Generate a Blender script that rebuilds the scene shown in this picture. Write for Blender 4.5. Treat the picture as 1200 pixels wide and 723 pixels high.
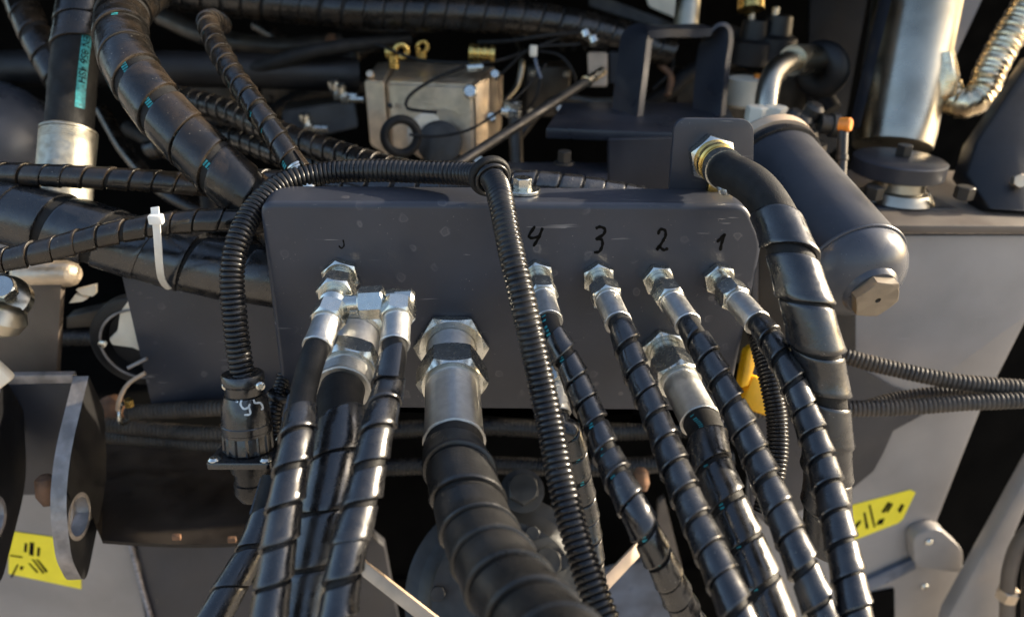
import bpy, bmesh, math, random
from mathutils import Vector, Matrix, noise
from mathutils.bvhtree import BVHTree
random.seed(7)
PI = math.pi
scene = bpy.context.scene
for o in list(bpy.data.objects): bpy.data.objects.remove(o)

# ------------------------------------------------------------------ camera
F = 880.0
d1 = Vector((-64, 1776, F)).normalized()
nn = Vector((-80, -440, F)); nn = (nn - d1 * nn.dot(d1)).normalized()
hh = d1.cross(nn)  # temp
hh = Vector((d1.y*nn.z-d1.z*nn.y, d1.z*nn.x-d1.x*nn.z, d1.x*nn.y-d1.y*nn.x))
# rows: world x, y, z expressed in camera (right, down, forward)
ROWS = (hh, nn, -d1)
def cam2world(v): return Vector((ROWS[0].dot(v), ROWS[1].dot(v), ROWS[2].dot(v)))
CAM = -cam2world(Vector((0, -61, F)) / F * 0.60)
def U(px, py, D):                       # photo pixel + distance along the lens axis -> world point
    return CAM + cam2world(Vector((px-600, py-361.5, F)) / F * D)
def Q(px, py, Y=0.0):                   # photo pixel on the plane y = Y
    r = cam2world(Vector((px-600, py-361.5, F))); return CAM + r * ((Y-CAM.y)/r.y)
cd = bpy.data.cameras.new('camera'); cam = bpy.data.objects.new('camera', cd)
scene.collection.objects.link(cam)
right = cam2world(Vector((1, 0, 0))); down = cam2world(Vector((0, 1, 0))); fwd = cam2world(Vector((0, 0, 1)))
cam.matrix_world = Matrix(((right.x, -down.x, -fwd.x, CAM.x), (right.y, -down.y, -fwd.y, CAM.y), (right.z, -down.z, -fwd.z, CAM.z), (0, 0, 0, 1)))
cd.sensor_width = 36; cd.lens = 36*F/1200; cd.clip_start = 0.01; cd.clip_end = 500
cd.dof.use_dof = True; cd.dof.focus_distance = 0.575; cd.dof.aperture_fstop = 4.0
scene.camera = cam

# ------------------------------------------------------------------ light
SUN_EL, SUN_AZ = 22, 80                # azimuth measured from +Y (into the picture) towards +X (right)
w = bpy.data.worlds.new('World'); scene.world = w; w.use_nodes = True
nt = w.node_tree; bg = nt.nodes['Background']; sky = nt.nodes.new('ShaderNodeTexSky')
sky.sky_type = 'NISHITA'; sky.sun_disc = False; sky.sun_elevation = math.radians(SUN_EL); sky.sun_rotation = math.radians(SUN_AZ)
sky.air_density = 1.0; sky.dust_density = 3.5; sky.ozone_density = .9
nt.links.new(sky.outputs[0], bg.inputs[0]); bg.inputs[1].default_value = 0.15
sd = bpy.data.lights.new('sun', 'SUN'); sd.energy = 4.5; sd.angle = math.radians(0.6); sd.color = (1, .86, .66)
sun = bpy.data.objects.new('sun', sd); scene.collection.objects.link(sun)
el, az = math.radians(SUN_EL), math.radians(SUN_AZ)
S = Vector((math.sin(az)*math.cos(el), math.cos(az)*math.cos(el), math.sin(el)))
sun.rotation_euler = S.to_track_quat('Z', 'Y').to_euler()
scene.view_settings.view_transform = 'Standard'; scene.view_settings.look = 'None'
scene.view_settings.exposure = 1.3; scene.view_settings.gamma = 1

# ------------------------------------------------------------------ materials
def mat(name, col, rough=.5, metal=0, noise_amt=.25, nscale=40, bump=.1, bscale=200, dust=0, dustcol=(.16, .13, .10), specks=0, spots=0, scratch=0, rvar=.12, coat=0, brush=0, spec=.5):
    m = bpy.data.materials.new(name); m.use_nodes = True; t = m.node_tree; N = t.nodes; L = t.links
    b = N['Principled BSDF']; tc = N.new('ShaderNodeTexCoord'); P = tc.outputs['Object']
    def tex(sc, det=4, dist=0, vec=None):
        n = N.new('ShaderNodeTexNoise'); n.inputs['Scale'].default_value = sc; n.inputs['Detail'].default_value = det
        n.inputs['Distortion'].default_value = dist; L.new(vec or P, n.inputs['Vector']); return n.outputs['Fac']
    def ramp(src, a, c, v0=0., v1=1.):
        r = N.new('ShaderNodeMapRange'); r.inputs[1].default_value = a; r.inputs[2].default_value = c
        r.inputs[3].default_value = v0; r.inputs[4].default_value = v1; L.new(src, r.inputs[0]); return r.outputs[0]
    def mix(f, a, c):
        x = N.new('ShaderNodeMix'); x.data_type = 'RGBA'
        if isinstance(f, float): x.inputs[0].default_value = f
        else: L.new(f, x.inputs[0])
        for i, v in ((6, a), (7, c)):
            if isinstance(v, tuple): x.inputs[i].default_value = (*v, 1)
            else: L.new(v, x.inputs[i])
        return x.outputs[2]
    def mul(a, k):
        x = N.new('ShaderNodeMath'); x.operation = 'MULTIPLY'; L.new(a, x.inputs[0])
        if isinstance(k, (int, float)): x.inputs[1].default_value = k
        else: L.new(k, x.inputs[1])
        return x.outputs[0]
    lo = tuple(c*(1-noise_amt) for c in col); hi = tuple(min(1, c*(1+noise_amt)) for c in col)
    c = mix(ramp(tex(nscale, 5), .35, .65), lo, hi)
    rr = ramp(tex(nscale*1.7, 6), .3, .7, rough-rvar, rough+rvar)
    if dust:
        df = mul(ramp(tex(nscale*.6, 8, .4), .45, .75), dust); c = mix(df, c, dustcol)
        x = N.new('ShaderNodeMath'); x.operation = 'ADD'; L.new(rr, x.inputs[0]); L.new(mul(df, .5), x.inputs[1]); rr = x.outputs[0]
    if specks:
        v = N.new('ShaderNodeTexVoronoi'); v.inputs['Scale'].default_value = 260; L.new(P, v.inputs['Vector'])
        sp = mul(ramp(v.outputs['Distance'], .10, .03), ramp(tex(35, 3), .5, .62)); c = mix(mul(sp, specks), c, (.45, .42, .36))
    if spots:
        v = N.new('ShaderNodeTexVoronoi'); v.inputs['Scale'].default_value = 55
        wn = N.new('ShaderNodeTexNoise'); wn.inputs['Scale'].default_value = 130; L.new(P, wn.inputs['Vector'])
        va = N.new('ShaderNodeVectorMath'); va.operation = 'MULTIPLY_ADD'; L.new(wn.outputs['Color'], va.inputs[0]); va.inputs[1].default_value = (.006, .006, .006); L.new(P, va.inputs[2]); L.new(va.outputs[0], v.inputs['Vector'])
        ring = mul(ramp(v.outputs['Distance'], .13, .17), ramp(v.outputs['Distance'], .24, .18))
        dot = mul(ramp(v.outputs['Distance'], .2, .1), .5)
        x = N.new('ShaderNodeMath'); x.operation = 'ADD'; L.new(ring, x.inputs[0]); L.new(dot, x.inputs[1])
        sel = ramp(tex(22, 2), .46, .56); c = mix(mul(mul(x.outputs[0], sel), spots), c, (.20, .19, .19))
    if scratch:
        mp = N.new('ShaderNodeMapping'); mp.inputs['Rotation'].default_value = (.3, .5, .7); mp.inputs['Scale'].default_value = (9, 160, 160); L.new(P, mp.inputs[0])
        s1 = ramp(tex(2.2, 2, .6, mp.outputs[0]), .69, .72); s1 = mul(s1, ramp(tex(14, 2), .5, .6))
        c = mix(mul(s1, scratch), c, (.3, .29, .28))
    L.new(c, b.inputs['Base Color']); b.inputs['Metallic'].default_value = metal
    cl = N.new('ShaderNodeClamp'); cl.inputs[1].default_value = .05; L.new(rr, cl.inputs[0]); L.new(cl.outputs[0], b.inputs['Roughness'])
    b.inputs['Specular IOR Level'].default_value = spec
    b.inputs['Coat Weight'].default_value = coat; b.inputs['Coat Roughness'].default_value = .2
    if bump:
        bn = N.new('ShaderNodeBump'); bn.inputs['Strength'].default_value = bump; bn.inputs['Distance'].default_value = .001
        if brush:
            mp = N.new('ShaderNodeMapping'); mp.inputs['Scale'].default_value = (1, .08, 1); L.new(P, mp.inputs[0]); src = tex(bscale, 5, 0, mp.outputs[0])
        else: src = tex(bscale, 6)
        L.new(src, bn.inputs['Height']); L.new(bn.outputs[0], b.inputs['Normal'])
    return m
M = {}
M['wrap'] = mat('black_glossy_wrap', (.008, .008, .009), .25, noise_amt=.3, nscale=60, bump=.14, bscale=300, dust=.16, dustcol=(.09, .085, .08), specks=.8, spec=.95)
M['wrap_dusty'] = mat('dusty_brown_wrap', (.009, .008, .007), .22, nscale=50, bump=.25, bscale=260, dust=.3, dustcol=(.09, .06, .035), specks=1, spec=.6)
M['wrap_matte'] = mat('black_matte_wrap', (.008, .008, .008), .30, noise_amt=.3, nscale=30, bump=.3, bscale=600, dust=.35, dustcol=(.05, .047, .043), specks=.5, spec=.6)
M['tank'] = mat('tank_grey_paint', (.052, .057, .070), .30, noise_amt=.15, nscale=20, dust=.2, dustcol=(.14, .12, .1), specks=.6)
M['castdark'] = mat('dark_mottled_casting', (.020, .021, .021), .42, metal=.15, noise_amt=.6, nscale=25, dust=.4, dustcol=(.045, .04, .03), bump=.4, bscale=120)
M['plugtan'] = mat('phosphated_plug', (.24, .20, .15), .4, metal=.5, noise_amt=.15)
M['guard'] = mat('dark_oily_guard', (.013, .010, .008), .55, nscale=30, dust=.4, dustcol=(.035, .026, .018), spec=.3)
M['rubber'] = mat('black_rubber', (.010, .010, .010), .6, nscale=70, bump=.35, bscale=900, dust=.2, dustcol=(.05, .045, .04), specks=.4, spec=.25)
M['conduit'] = mat('black_conduit', (.008, .008, .009), .27, nscale=60, bump=.05, dust=.15, dustcol=(.10, .085, .06), specks=.4, spec=.45)
M['conduit_dusty'] = mat('dusty_conduit', (.04, .035, .03), .5, nscale=60, dust=.6, dustcol=(.13, .10, .07))
M['slate'] = mat('slate_paint', (.034, .038, .050), .34, noise_amt=.12, nscale=16, bump=.08, bscale=700, dust=.12, dustcol=(.08, .065, .055), specks=.9, spots=.3, scratch=.9, rvar=.06, spec=.45)
M['slate_far'] = mat('slate_paint_plain', (.023, .025, .033), .36, noise_amt=.2, nscale=12, dust=.2, dustcol=(.08, .065, .05), specks=.4)
M['edge'] = mat('steel_and_lit_edge', (.26, .24, .23), .45, noise_amt=.3, nscale=60, bump=.4, bscale=220, metal=.4)  # pale steel; on the clevis rims it carries their lit look
M['light'] = mat('sunlit_slate_tone', (.235, .222, .215), .40, noise_amt=.12, nscale=10, dust=.4, dustcol=(.36, .31, .27), specks=1, scratch=.5)  # slate paint lightened in its colour to read as sunlit
M['brown'] = mat('dusty_taupe_paint', (.10, .08, .065), .5, noise_amt=.25, nscale=14, dust=.5, dustcol=(.18, .15, .11))
M['zinc'] = mat('zinc_plating', (.64, .64, .585), .24, metal=1, noise_amt=.06, nscale=160, bump=.07, bscale=900, dust=.08, dustcol=(.35, .31, .25), rvar=.06)
M['ferrule'] = mat('brushed_ferrule', (.52, .52, .50), .34, metal=1, noise_amt=.08, nscale=220, bump=.45, bscale=1400, dust=.12, dustcol=(.25, .23, .2), rvar=.06)
M['ferrule_dull'] = mat('dull_ferrule', (.40, .38, .32), .46, metal=.9, noise_amt=.15, nscale=120, bump=.3, bscale=900, dust=.35, dustcol=(.2, .17, .12))
M['brass'] = mat('yellow_brass', (.72, .50, .16), .28, metal=1, nscale=80, noise_amt=.15)
M['alu'] = mat('cast_aluminium', (.68, .56, .42), .42, metal=.9, noise_amt=.18, nscale=40, bump=.5, bscale=300, dust=.4, dustcol=(.4, .33, .24))  # warm tint stands for warm light on the valve block
M['chrome'] = mat('chromed_steel', (.45, .41, .33), .30, metal=1, noise_amt=.35, nscale=9, bump=.05, dust=.4, dustcol=(.3, .25, .16))  # yellowish tint stands for warm reflections on the cylinder
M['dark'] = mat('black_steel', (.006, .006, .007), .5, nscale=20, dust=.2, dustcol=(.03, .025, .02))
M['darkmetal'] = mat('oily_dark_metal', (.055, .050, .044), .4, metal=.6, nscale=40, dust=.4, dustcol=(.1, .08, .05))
M['void'] = mat('bay_darkness', (.002, .002, .002), .9, nscale=10, bump=0, spec=.05)  # near-black colour standing for the unlit depth of the bay
M['teal'] = mat('teal_print', (.02, .25, .28), .6, nscale=300, noise_amt=.4, bump=0)
M['ink'] = mat('black_marker_ink', (.002, .002, .002), .6, bump=0, spec=.1)
M['whiteink'] = mat('white_paint_marker', (.7, .75, .75), .5, bump=0)
M['tie'] = mat('white_nylon', (.72, .70, .64), .4, noise_amt=.1, bump=.05)
M['yellow'] = mat('yellow_label', (.85, .72, .03), .45, noise_amt=.06, nscale=30, bump=0)
M['yellowplastic'] = mat('yellow_plastic', (.80, .42, .01), .35, noise_amt=.2)
M['rust'] = mat('rusty_steel', (.16, .08, .04), .7, noise_amt=.5, nscale=60, dust=.4, dustcol=(.06, .045, .04))
M['tan'] = mat('tan_painted_bar', (.50, .38, .27), .5, noise_amt=.2, nscale=30)
M['white'] = mat('cream_plastic', (.72, .66, .54), .45, noise_amt=.1)
M['orange'] = mat('orange_plastic', (.85, .26, .03), .4)
M['cream'] = mat('cream_and_sun_patch', (.80, .72, .58), .5, noise_amt=.08)  # bright cream; on the left side pieces it stands for sunlight patches
M['foil'] = mat('crinkled_foil', (.75, .62, .42), .28, metal=1, noise_amt=.3, nscale=60, bump=.5, bscale=120)
M['weld'] = mat('weld_bead', (.30, .26, .24), .4, metal=.5, noise_amt=.4, nscale=150, bump=.8, bscale=300)
M['ground'] = mat('dry_sandy_ground', (.30, .27, .23), .9, noise_amt=.2, nscale=3, bump=.5, bscale=20)
M['skyblue'] = mat('slate_blue_paint', (.09, .11, .15), .35, noise_amt=.3, nscale=30)

# ------------------------------------------------------------------ object helpers
COL = scene.collection
ORG = {}
def thing(name, label, cat, loc, group=None):
    o = bpy.data.objects.new(name, None); COL.objects.link(o); o.location = loc; o.empty_display_size = .02
    o['label'] = label; o['category'] = cat
    if group: o['group'] = group
    ORG[o] = Vector(loc); return o
def part(name, vf, m, parent=None, label=None, cat=None, group=None, smooth=35, kind=None):
    verts, faces = vf
    if parent is None:
        org = sum((Vector(v) for v in verts[::max(1, len(verts)//200)]), Vector()) / len(verts[::max(1, len(verts)//200)])
    else: org = ORG[parent]
    me = bpy.data.meshes.new(name); me.from_pydata([tuple(Vector(v)-org) for v in verts], [], faces); me.update()
    bm = bmesh.new(); bm.from_mesh(me); bmesh.ops.recalc_face_normals(bm, faces=bm.faces); bm.to_mesh(me); bm.free()
    if smooth == 35 and any(k in name for k in ('nut', 'bolt', 'plug', 'hex_cap')): smooth = 20
    if smooth:
        me.polygons.foreach_set('use_smooth', [True]*len(me.polygons)); me.set_sharp_from_angle(angle=math.radians(smooth))
    me.materials.append(M[m]); o = bpy.data.objects.new(name, me); COL.objects.link(o)
    if parent is None: o.location = org
    else: o.parent = parent
    ORG[o] = org
    if label: o['label'] = label
    if cat: o['category'] = cat
    if group: o['group'] = group
    if kind: o['kind'] = kind
    return o
def join(*vfs):
    V, Fc = [], []
    for v, f in vfs:
        n = len(V); V += list(v); Fc += [tuple(i+n for i in q) for q in f]
    return V, Fc
def catmull(P, n=24):
    P = [Vector(p) for p in P]; P = [P[0]*2-P[1]] + P + [P[-1]*2-P[-2]]; out = []
    for i in range(1, len(P)-2):
        p0, p1, p2, p3 = P[i-1:i+3]
        t0 = 0; t1 = t0+max((p1-p0).length, 1e-6)**.5; t2 = t1+max((p2-p1).length, 1e-6)**.5; t3 = t2+max((p3-p2).length, 1e-6)**.5
        for k in range(n):
            t = t1+(t2-t1)*k/n
            A1 = p0*((t1-t)/(t1-t0))+p1*((t-t0)/(t1-t0)); A2 = p1*((t2-t)/(t2-t1))+p2*((t-t1)/(t2-t1)); A3 = p2*((t3-t)/(t3-t2))+p3*((t-t2)/(t3-t2))
            B1 = A1*((t2-t)/(t2-t0))+A2*((t-t0)/(t2-t0)); B2 = A2*((t3-t)/(t3-t1))+A3*((t-t1)/(t3-t1))
            out.append(B1*((t2-t)/(t2-t1))+B2*((t-t1)/(t2-t1)))
    out.append(P[-2]); return out
class Path:
    def __init__(s, pts, smooth=True):
        p = catmull(pts) if smooth else [Vector(q) for q in pts]
        L = [0]
        for a, b in zip(p, p[1:]): L.append(L[-1]+(b-a).length)
        s.len = L[-1]; n = max(8, int(s.len/.0015)); s.ds = s.len/n; s.P = []; j = 0
        for i in range(n+1):
            d = s.ds*i
            while j < len(L)-2 and L[j+1] < d: j += 1
            k = (d-L[j])/max(L[j+1]-L[j], 1e-9); s.P.append(p[j].lerp(p[j+1], min(1, k)))
        s.T = [(s.P[min(n, i+1)]-s.P[max(0, i-1)]).normalized() for i in range(n+1)]
        r = Vector((0, 0, 1)) if abs(s.T[0].z) < .9 else Vector((0, 1, 0)); s.R = []
        for t in s.T: r = (r-t*r.dot(t)).normalized(); s.R.append(r)
        s.n = n
    def at(s, d):
        x = d/s.ds
        if x < 0: return s.P[0]+s.T[0]*d, s.T[0], s.R[0]
        if x >= s.n: return s.P[-1]+s.T[-1]*(d-s.len), s.T[-1], s.R[-1]
        i = int(x); k = x-i
        return s.P[i].lerp(s.P[i+1], k), s.T[i].lerp(s.T[i+1], k).normalized(), s.R[i].lerp(s.R[i+1], k).normalized()
    def pt(s, d, ang, r):
        p, t, u = s.at(d); v = t.cross(u); return p+(u*math.cos(ang)+v*math.sin(ang))*r
    def cam_ang(s, d):
        p, t, u = s.at(d); v = t.cross(u); c = CAM-p; return math.atan2(c.dot(v), c.dot(u))
def tube(path, rad, ds=.004, seg=24, a=0, b=None, cap=True):
    b = path.len if b is None else b; n = max(2, int((b-a)/ds)); V, Fc = [], []
    for i in range(n+1):
        d = a+(b-a)*i/n; r = rad(d) if callable(rad) else rad
        for k in range(seg): V.append(path.pt(d, 2*PI*k/seg, r))
    for i in range(n):
        for k in range(seg):
            k2 = (k+1) % seg; Fc.append((i*seg+k, i*seg+k2, (i+1)*seg+k2, (i+1)*seg+k))
    if cap: Fc += [tuple(range(seg)), tuple(n*seg+k for k in range(seg))[::-1]]
    return V, Fc
def corrugated(path, r, pitch=.004, depth=.0016, seg=20, a=0, b=None):
    def rad(d):
        x = (d/pitch) % 1; return r*(1+.03*noise.noise(Vector((d*45, r*1e3, 0)))+.015*noise.noise(Vector((math.floor(d/pitch)*1.37, 5, 0))))-depth*(1-min(1, 1.35*math.sin(PI*x)))
    return tube(path, rad, pitch/7, seg, a, b)
def spiral(path, r, pitch, th=.0017, fill=.86, a=0, b=None, seg=26, flare=.0006, hand=1, ph=0, flat=0):
    b = path.len if b is None else b; w_ = pitch*fill; e = min(.0014, w_*.05)
    prof = [(-w_/2, 0), (-w_/2, th*.35), (-w_/2+e*.5, th*.68), (-w_/2+e*1.8, th*.80), (0, th*.95), (w_/2-e*3.2, th+flare*.55), (w_/2-e*1.4, th+flare), (w_/2-e*.4, th*.9+flare*.8), (w_/2, th*.55), (w_/2, 0)]
    n = int((b-a)/pitch*seg); V, Fc = [], []; m = len(prof)
    for i in range(n+1):
        s0 = a+(b-a)*i/n; ang = hand*2*PI*i/seg+ph
        jit = .04*pitch*math.sin(s0/pitch*1.7+ph*3)+.17*pitch*noise.noise(Vector((s0*22, ph*5, 1.5)))
        fl = 1+.30*noise.noise(Vector((s0*60+9, ph*2, 3)))
        for (u, h) in prof: V.append(path.pt(s0+jit+u, ang, r+h*fl))
    for i in range(n):
        for k in range(m-1): Fc.append((i*m+k, i*m+k+1, (i+1)*m+k+1, (i+1)*m+k))
        Fc.append((i*m+m-1, i*m, (i+1)*m, (i+1)*m+m-1))
    Fc += [tuple(range(m)), tuple(n*m+k for k in range(m))[::-1]]
    return V, Fc
def basis(d):
    d = Vector(d).normalized(); u = Vector((0, 0, 1)) if abs(d.z) < .9 else Vector((1, 0, 0)); u = (u-d*u.dot(d)).normalized(); return d, u, d.cross(u)
def lathe(A, d, prof, seg=40, caps=True, rfun=None):
    A = Vector(A); d, u, v = basis(d); V, Fc = [], []
    for (t, r) in prof:
        for k in range(seg):
            an = 2*PI*k/seg; q = r*(rfun(an, t) if rfun else 1); V.append(A+d*t+(u*math.cos(an)+v*math.sin(an))*q)
    for i in range(len(prof)-1):
        for k in range(seg):
            k2 = (k+1) % seg; Fc.append((i*seg+k, i*seg+k2, (i+1)*seg+k2, (i+1)*seg+k))
    if caps: Fc += [tuple(range(seg)), tuple((len(prof)-1)*seg+k for k in range(seg))[::-1]]
    return V, Fc
def hexnut(A, d, af, h, rot=0, hole=0, cham=.55, back=True):
    A = Vector(A); d, u, v = basis(d); seg = 60; R = af/2; V, Fc = [], []
    def rho(an): x = (an % (PI/3))-PI/6; return R/math.cos(x)
    c = R*(2/3**.5)-R
    rings = []
    ri = R*.965
    if back: rings += [lambda a: (0, ri), lambda a: (h*.02+(rho(a)-ri)*cham, rho(a)*.996)]
    else: rings += [lambda a: (0, rho(a))]
    rings += [lambda a: (h-h*.02-(rho(a)-ri)*cham, rho(a)*.996), lambda a: (h, ri)]
    if hole: rings += [lambda a: (h, hole), lambda a: (h*.7, hole*.98)]
    for f in rings:
        for k in range(seg):
            an = 2*PI*k/seg; t, r = f(an); an += rot; V.append(A+d*t+(u*math.cos(an)+v*math.sin(an))*r)
    for i in range(len(rings)-1):
        for k in range(seg):
            k2 = (k+1) % seg; Fc.append((i*seg+k, i*seg+k2, (i+1)*seg+k2, (i+1)*seg+k))
    Fc += [tuple(range(seg)), tuple((len(rings)-1)*seg+k for k in range(seg))[::-1]]
    return V, Fc
def prism(pts, vec, bev=0.0):           # polygon in 3D swept along vec, edges bevelled
    pts = [Vector(p) for p in pts]; vec = Vector(vec); bm = bmesh.new()
    a = [bm.verts.new(p) for p in pts]; b_ = [bm.verts.new(p+vec) for p in pts]; n = len(pts)
    bm.faces.new(a); bm.faces.new(b_[::-1])
    for i in range(n): bm.faces.new((a[i], a[(i+1) % n], b_[(i+1) % n], b_[i]))
    bmesh.ops.recalc_face_normals(bm, faces=bm.faces)
    if bev:
        es = [e for e in bm.edges if len(e.link_faces) == 2 and e.calc_face_angle(0) > .5]
        bmesh.ops.bevel(bm, geom=es, offset=bev, segments=2, affect='EDGES', profile=.5, clamp_overlap=True)
    bm.verts.ensure_lookup_table(); bm.verts.index_update()
    r = ([v.co.copy() for v in bm.verts], [tuple(v.index for v in f.verts) for f in bm.faces]); bm.free(); return r
def box(c, sx, sy, sz, bev=.001, rot=None):
    c = Vector(c); X, Y, Z = Vector((sx/2, 0, 0)), Vector((0, sy/2, 0)), Vector((0, 0, sz/2))
    if rot is not None: X, Y, Z = rot@X, rot@Y, rot@Z
    return prism([c-X-Y-Z, c+X-Y-Z, c+X-Y+Z, c-X-Y+Z], Y*2, bev)
def plateY(px, Y, th, bev=.001): return prism([Q(x, y, Y) for x, y in px], (0, th, 0), bev)
def roundpoly(pts, rads, n=6):          # round the corners of a list of 3D points
    out = []; N = len(pts)
    for i, p in enumerate(pts):
        r = rads[i] if isinstance(rads, (list, tuple)) else rads; p = Vector(p)
        if r == 0: out.append(p); continue
        a = (Vector(pts[i-1])-p).normalized(); b_ = (Vector(pts[(i+1) % N])-p).normalized()
        A = p+a*r; B = p+b_*r
        for k in range(n+1):
            t = k/n; out.append(A*(1-t)**2+p*2*t*(1-t)+B*t*t)
    return out
def strap(pts, w_, th, wdir, closed=False):
    p = [Vector(q) for q in pts]
    if closed: pp = catmull(p+p[:1], 8)[:-1]
    else: pp = catmull(p, 8)
    wd = Vector(wdir).normalized(); V, Fc = [], []; n = len(pp)
    for i, q in enumerate(pp):
        t = (pp[(i+1) % n]-pp[i-1]) if closed else (pp[min(n-1, i+1)]-pp[max(0, i-1)]); t.normalize()
        W = (wd-t*wd.dot(t)).normalized()*w_/2; H = t.cross(W).normalized()*th/2
        V += [q-W-H, q+W-H, q+W+H, q-W+H]
    for i in range(n if closed else n-1):
        j = (i+1) % n
        for k in range(4): Fc.append((i*4+k, i*4+(k+1) % 4, j*4+(k+1) % 4, j*4+k))
    if not closed: Fc += [(0, 1, 2, 3), ((n-1)*4+3, (n-1)*4+2, (n-1)*4+1, (n-1)*4)]
    return V, Fc
def stroke_on(surf, px, wpx, off=.0003, n=6):   # a pen stroke laid on the surface of a mesh
    bvh = BVHTree.FromPolygons([Vector(v) for v in surf[0]], surf[1])
    pp = catmull([Vector((x, y, 0)) for x, y in px], n) if len(px) > 1 else [Vector((px[0][0]-wpx/2, px[0][1], 0)), Vector((px[0][0]+wpx/2, px[0][1], 0))]
    V, Fc = [], []
    for i, q in enumerate(pp):
        t = pp[min(len(pp)-1, i+1)]-pp[max(0, i-1)]; nrm = Vector((-t.y, t.x, 0)).normalized()
        k = wpx/2*(.95+.15*math.sin(i*1.3+px[0][0])); k *= .7 if i in (0, len(pp)-1) else 1
        for s_ in (-1, 1):
            e = q+nrm*k*s_; r = cam2world(Vector((e.x-600, e.y-361.5, F))).normalized(); hit, nn_, _, _ = bvh.ray_cast(CAM, r)
            if hit is None: return None
            V.append(hit-r*off)
    for i in range(len(pp)-1): Fc.append((2*i, 2*i+1, 2*i+3, 2*i+2))
    return V, Fc
def strokes(surf, lst, wpx):
    r = [stroke_on(surf, l, wpx) for l in lst]; return join(*[x for x in r if x])
def wrap_text(txt, path, s0, size, r, dang=0, flip=1):
    cu = bpy.data.curves.new('t', 'FONT'); cu.body = txt; cu.size = size; ob = bpy.data.objects.new('t', cu); COL.objects.link(ob)
    bpy.context.view_layer.update(); me = bpy.data.meshes.new_from_object(ob); V = []
    for v in me.vertices:
        d = s0+v.co.x*flip; V.append(path.pt(d, path.cam_ang(d)+dang-flip*(v.co.y-size*.36)/r, r))
    Fc = [tuple(p.vertices) for p in me.polygons]; bpy.data.objects.remove(ob); return V, Fc
def bolt(c, d, af, h, label, cat='bolt', m='zinc', washer=True, parent=None, group=None, rot=0):
    d = Vector(d).normalized(); c = Vector(c)
    if parent is None: root = thing('hex_bolt', label, cat, c, group)
    else: root = parent
    if washer: part('washer', lathe(c, d, [(0, af*.78), (.0018, af*.78), (.0022, af*.74)], 32), m, root)
    z = .0022 if washer else 0
    part('bolt_head', hexnut(c+d*z, d, af, h, rot), m, root); return root
NY = Vector((0, -1, 0)); UP = Vector((0, 0, 1))

# ------------------------------------------------------------------ setting
def quad(a, b, c, d): return [a, b, c, d], [(0, 1, 2, 3)]
gz = -1.25
part('ground', quad((-60, -60, gz), (60, -60, gz), (60, 60, gz), (-60, 60, gz)), 'ground', kind='structure', smooth=0)
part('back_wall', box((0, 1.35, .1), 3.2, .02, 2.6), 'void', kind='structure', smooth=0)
part('sky_block_hood', box((0, .87, .40), 3.2, .96, .02), 'void', kind='structure', smooth=0)  # unseen hood slab, added and sized to keep sky light off the bay
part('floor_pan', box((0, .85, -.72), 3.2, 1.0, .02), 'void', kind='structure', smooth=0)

# ------------------------------------------------------------------ the bulkhead plate
bp = thing('bulkhead_plate', 'dark slate painted steel plate with bent edges and handwritten numbers, holding the hose fittings', 'bulkhead plate', Q(600, 480, 0))
outline = roundpoly([Q(*p, 0) for p in [(303, 237), (876, 240), (895, 284), (848, 506), (800, 485), (333, 482)]], [.011, .010, .012, .006, .02, .006])
cen = sum(outline, Vector())/len(outline)
def inset(poly, d):
    out = []; N = len(poly)
    for i, p in enumerate(poly):
        a = (p-poly[i-1]).normalized(); b_ = (poly[(i+1) % N]-p).normalized()
        t = (a+b_).normalized(); nrm = Vector((-t.z, 0, t.x))
        if nrm.dot(cen-p) < 0: nrm = -nrm
        out.append(p+nrm*d)
    return out
rr_ = .0050; loops = []
for k in range(7):
    a_ = k/6*PI/2; L_ = inset(outline, rr_*(1-math.sin(a_))); loops.append([Vector((p.x, rr_*(1-math.cos(a_)), p.z)) for p in L_])
loops.append([Vector((p.x, .040, p.z)) for p in outline]); inn = inset(outline, .004)
loops.append([Vector((p.x, .040, p.z)) for p in inn]); loops.append([Vector((p.x, .008, p.z)) for p in inn])
nv = len(outline); V = [p for l in loops for p in l]; Fc = [tuple(range(nv)), tuple((len(loops)-1)*nv+i for i in range(nv))[::-1]]
for l in range(len(loops)-1):
    for i in range(nv): Fc.append((l*nv+i, l*nv+(i+1) % nv, (l+1)*nv+(i+1) % nv, (l+1)*nv+i))
plate_mesh = (V, Fc)
part('plate_sheet', plate_mesh, 'slate', bp, smooth=40)
tab = roundpoly([Q(*p, .040) for p in [(783, 242), (791, 139), (884, 140), (882, 242)]], [0, .011, .013, 0])
tab_mesh = prism(tab, (0, .005, 0), .0008)
part('ear_tab', tab_mesh, 'slate', bp, label='upright rounded ear behind the top edge of the plate')
nums = {'numeral_four': [[(627, 265), (620, 277), (622, 279), (634, 277)], [(636, 267), (631, 279), (625, 289)]],
        'numeral_three': [[(698, 268), (703, 266), (709, 269), (707, 275), (699, 280), (705, 281), (706, 287), (702, 295), (696, 296)]],
        'numeral_two': [[(771, 275), (774, 269), (779, 270), (780, 276), (776, 284), (770, 293), (772, 289), (778, 293), (783, 291)]],
        'numeral_one': [[(840, 284), (845, 279), (849, 275), (846, 284), (844, 294)]]}
for nme, st in nums.items(): part(nme, strokes(plate_mesh, st, 3.6), 'ink', bp, smooth=0)
part('pen_mark', strokes(plate_mesh, [[(402, 281), (403, 288), (400, 291), (397, 288)]], 1.8), 'ink', bp, smooth=0)
c = Q(612, 229, .03); c.z = outline[len(outline)//4].z*0+Q(600, 238, 0).z
bolt(c+UP*.0002, UP, .013, .009, 'zinc hex bolt with washers on the top edge of the slate plate')
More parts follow.
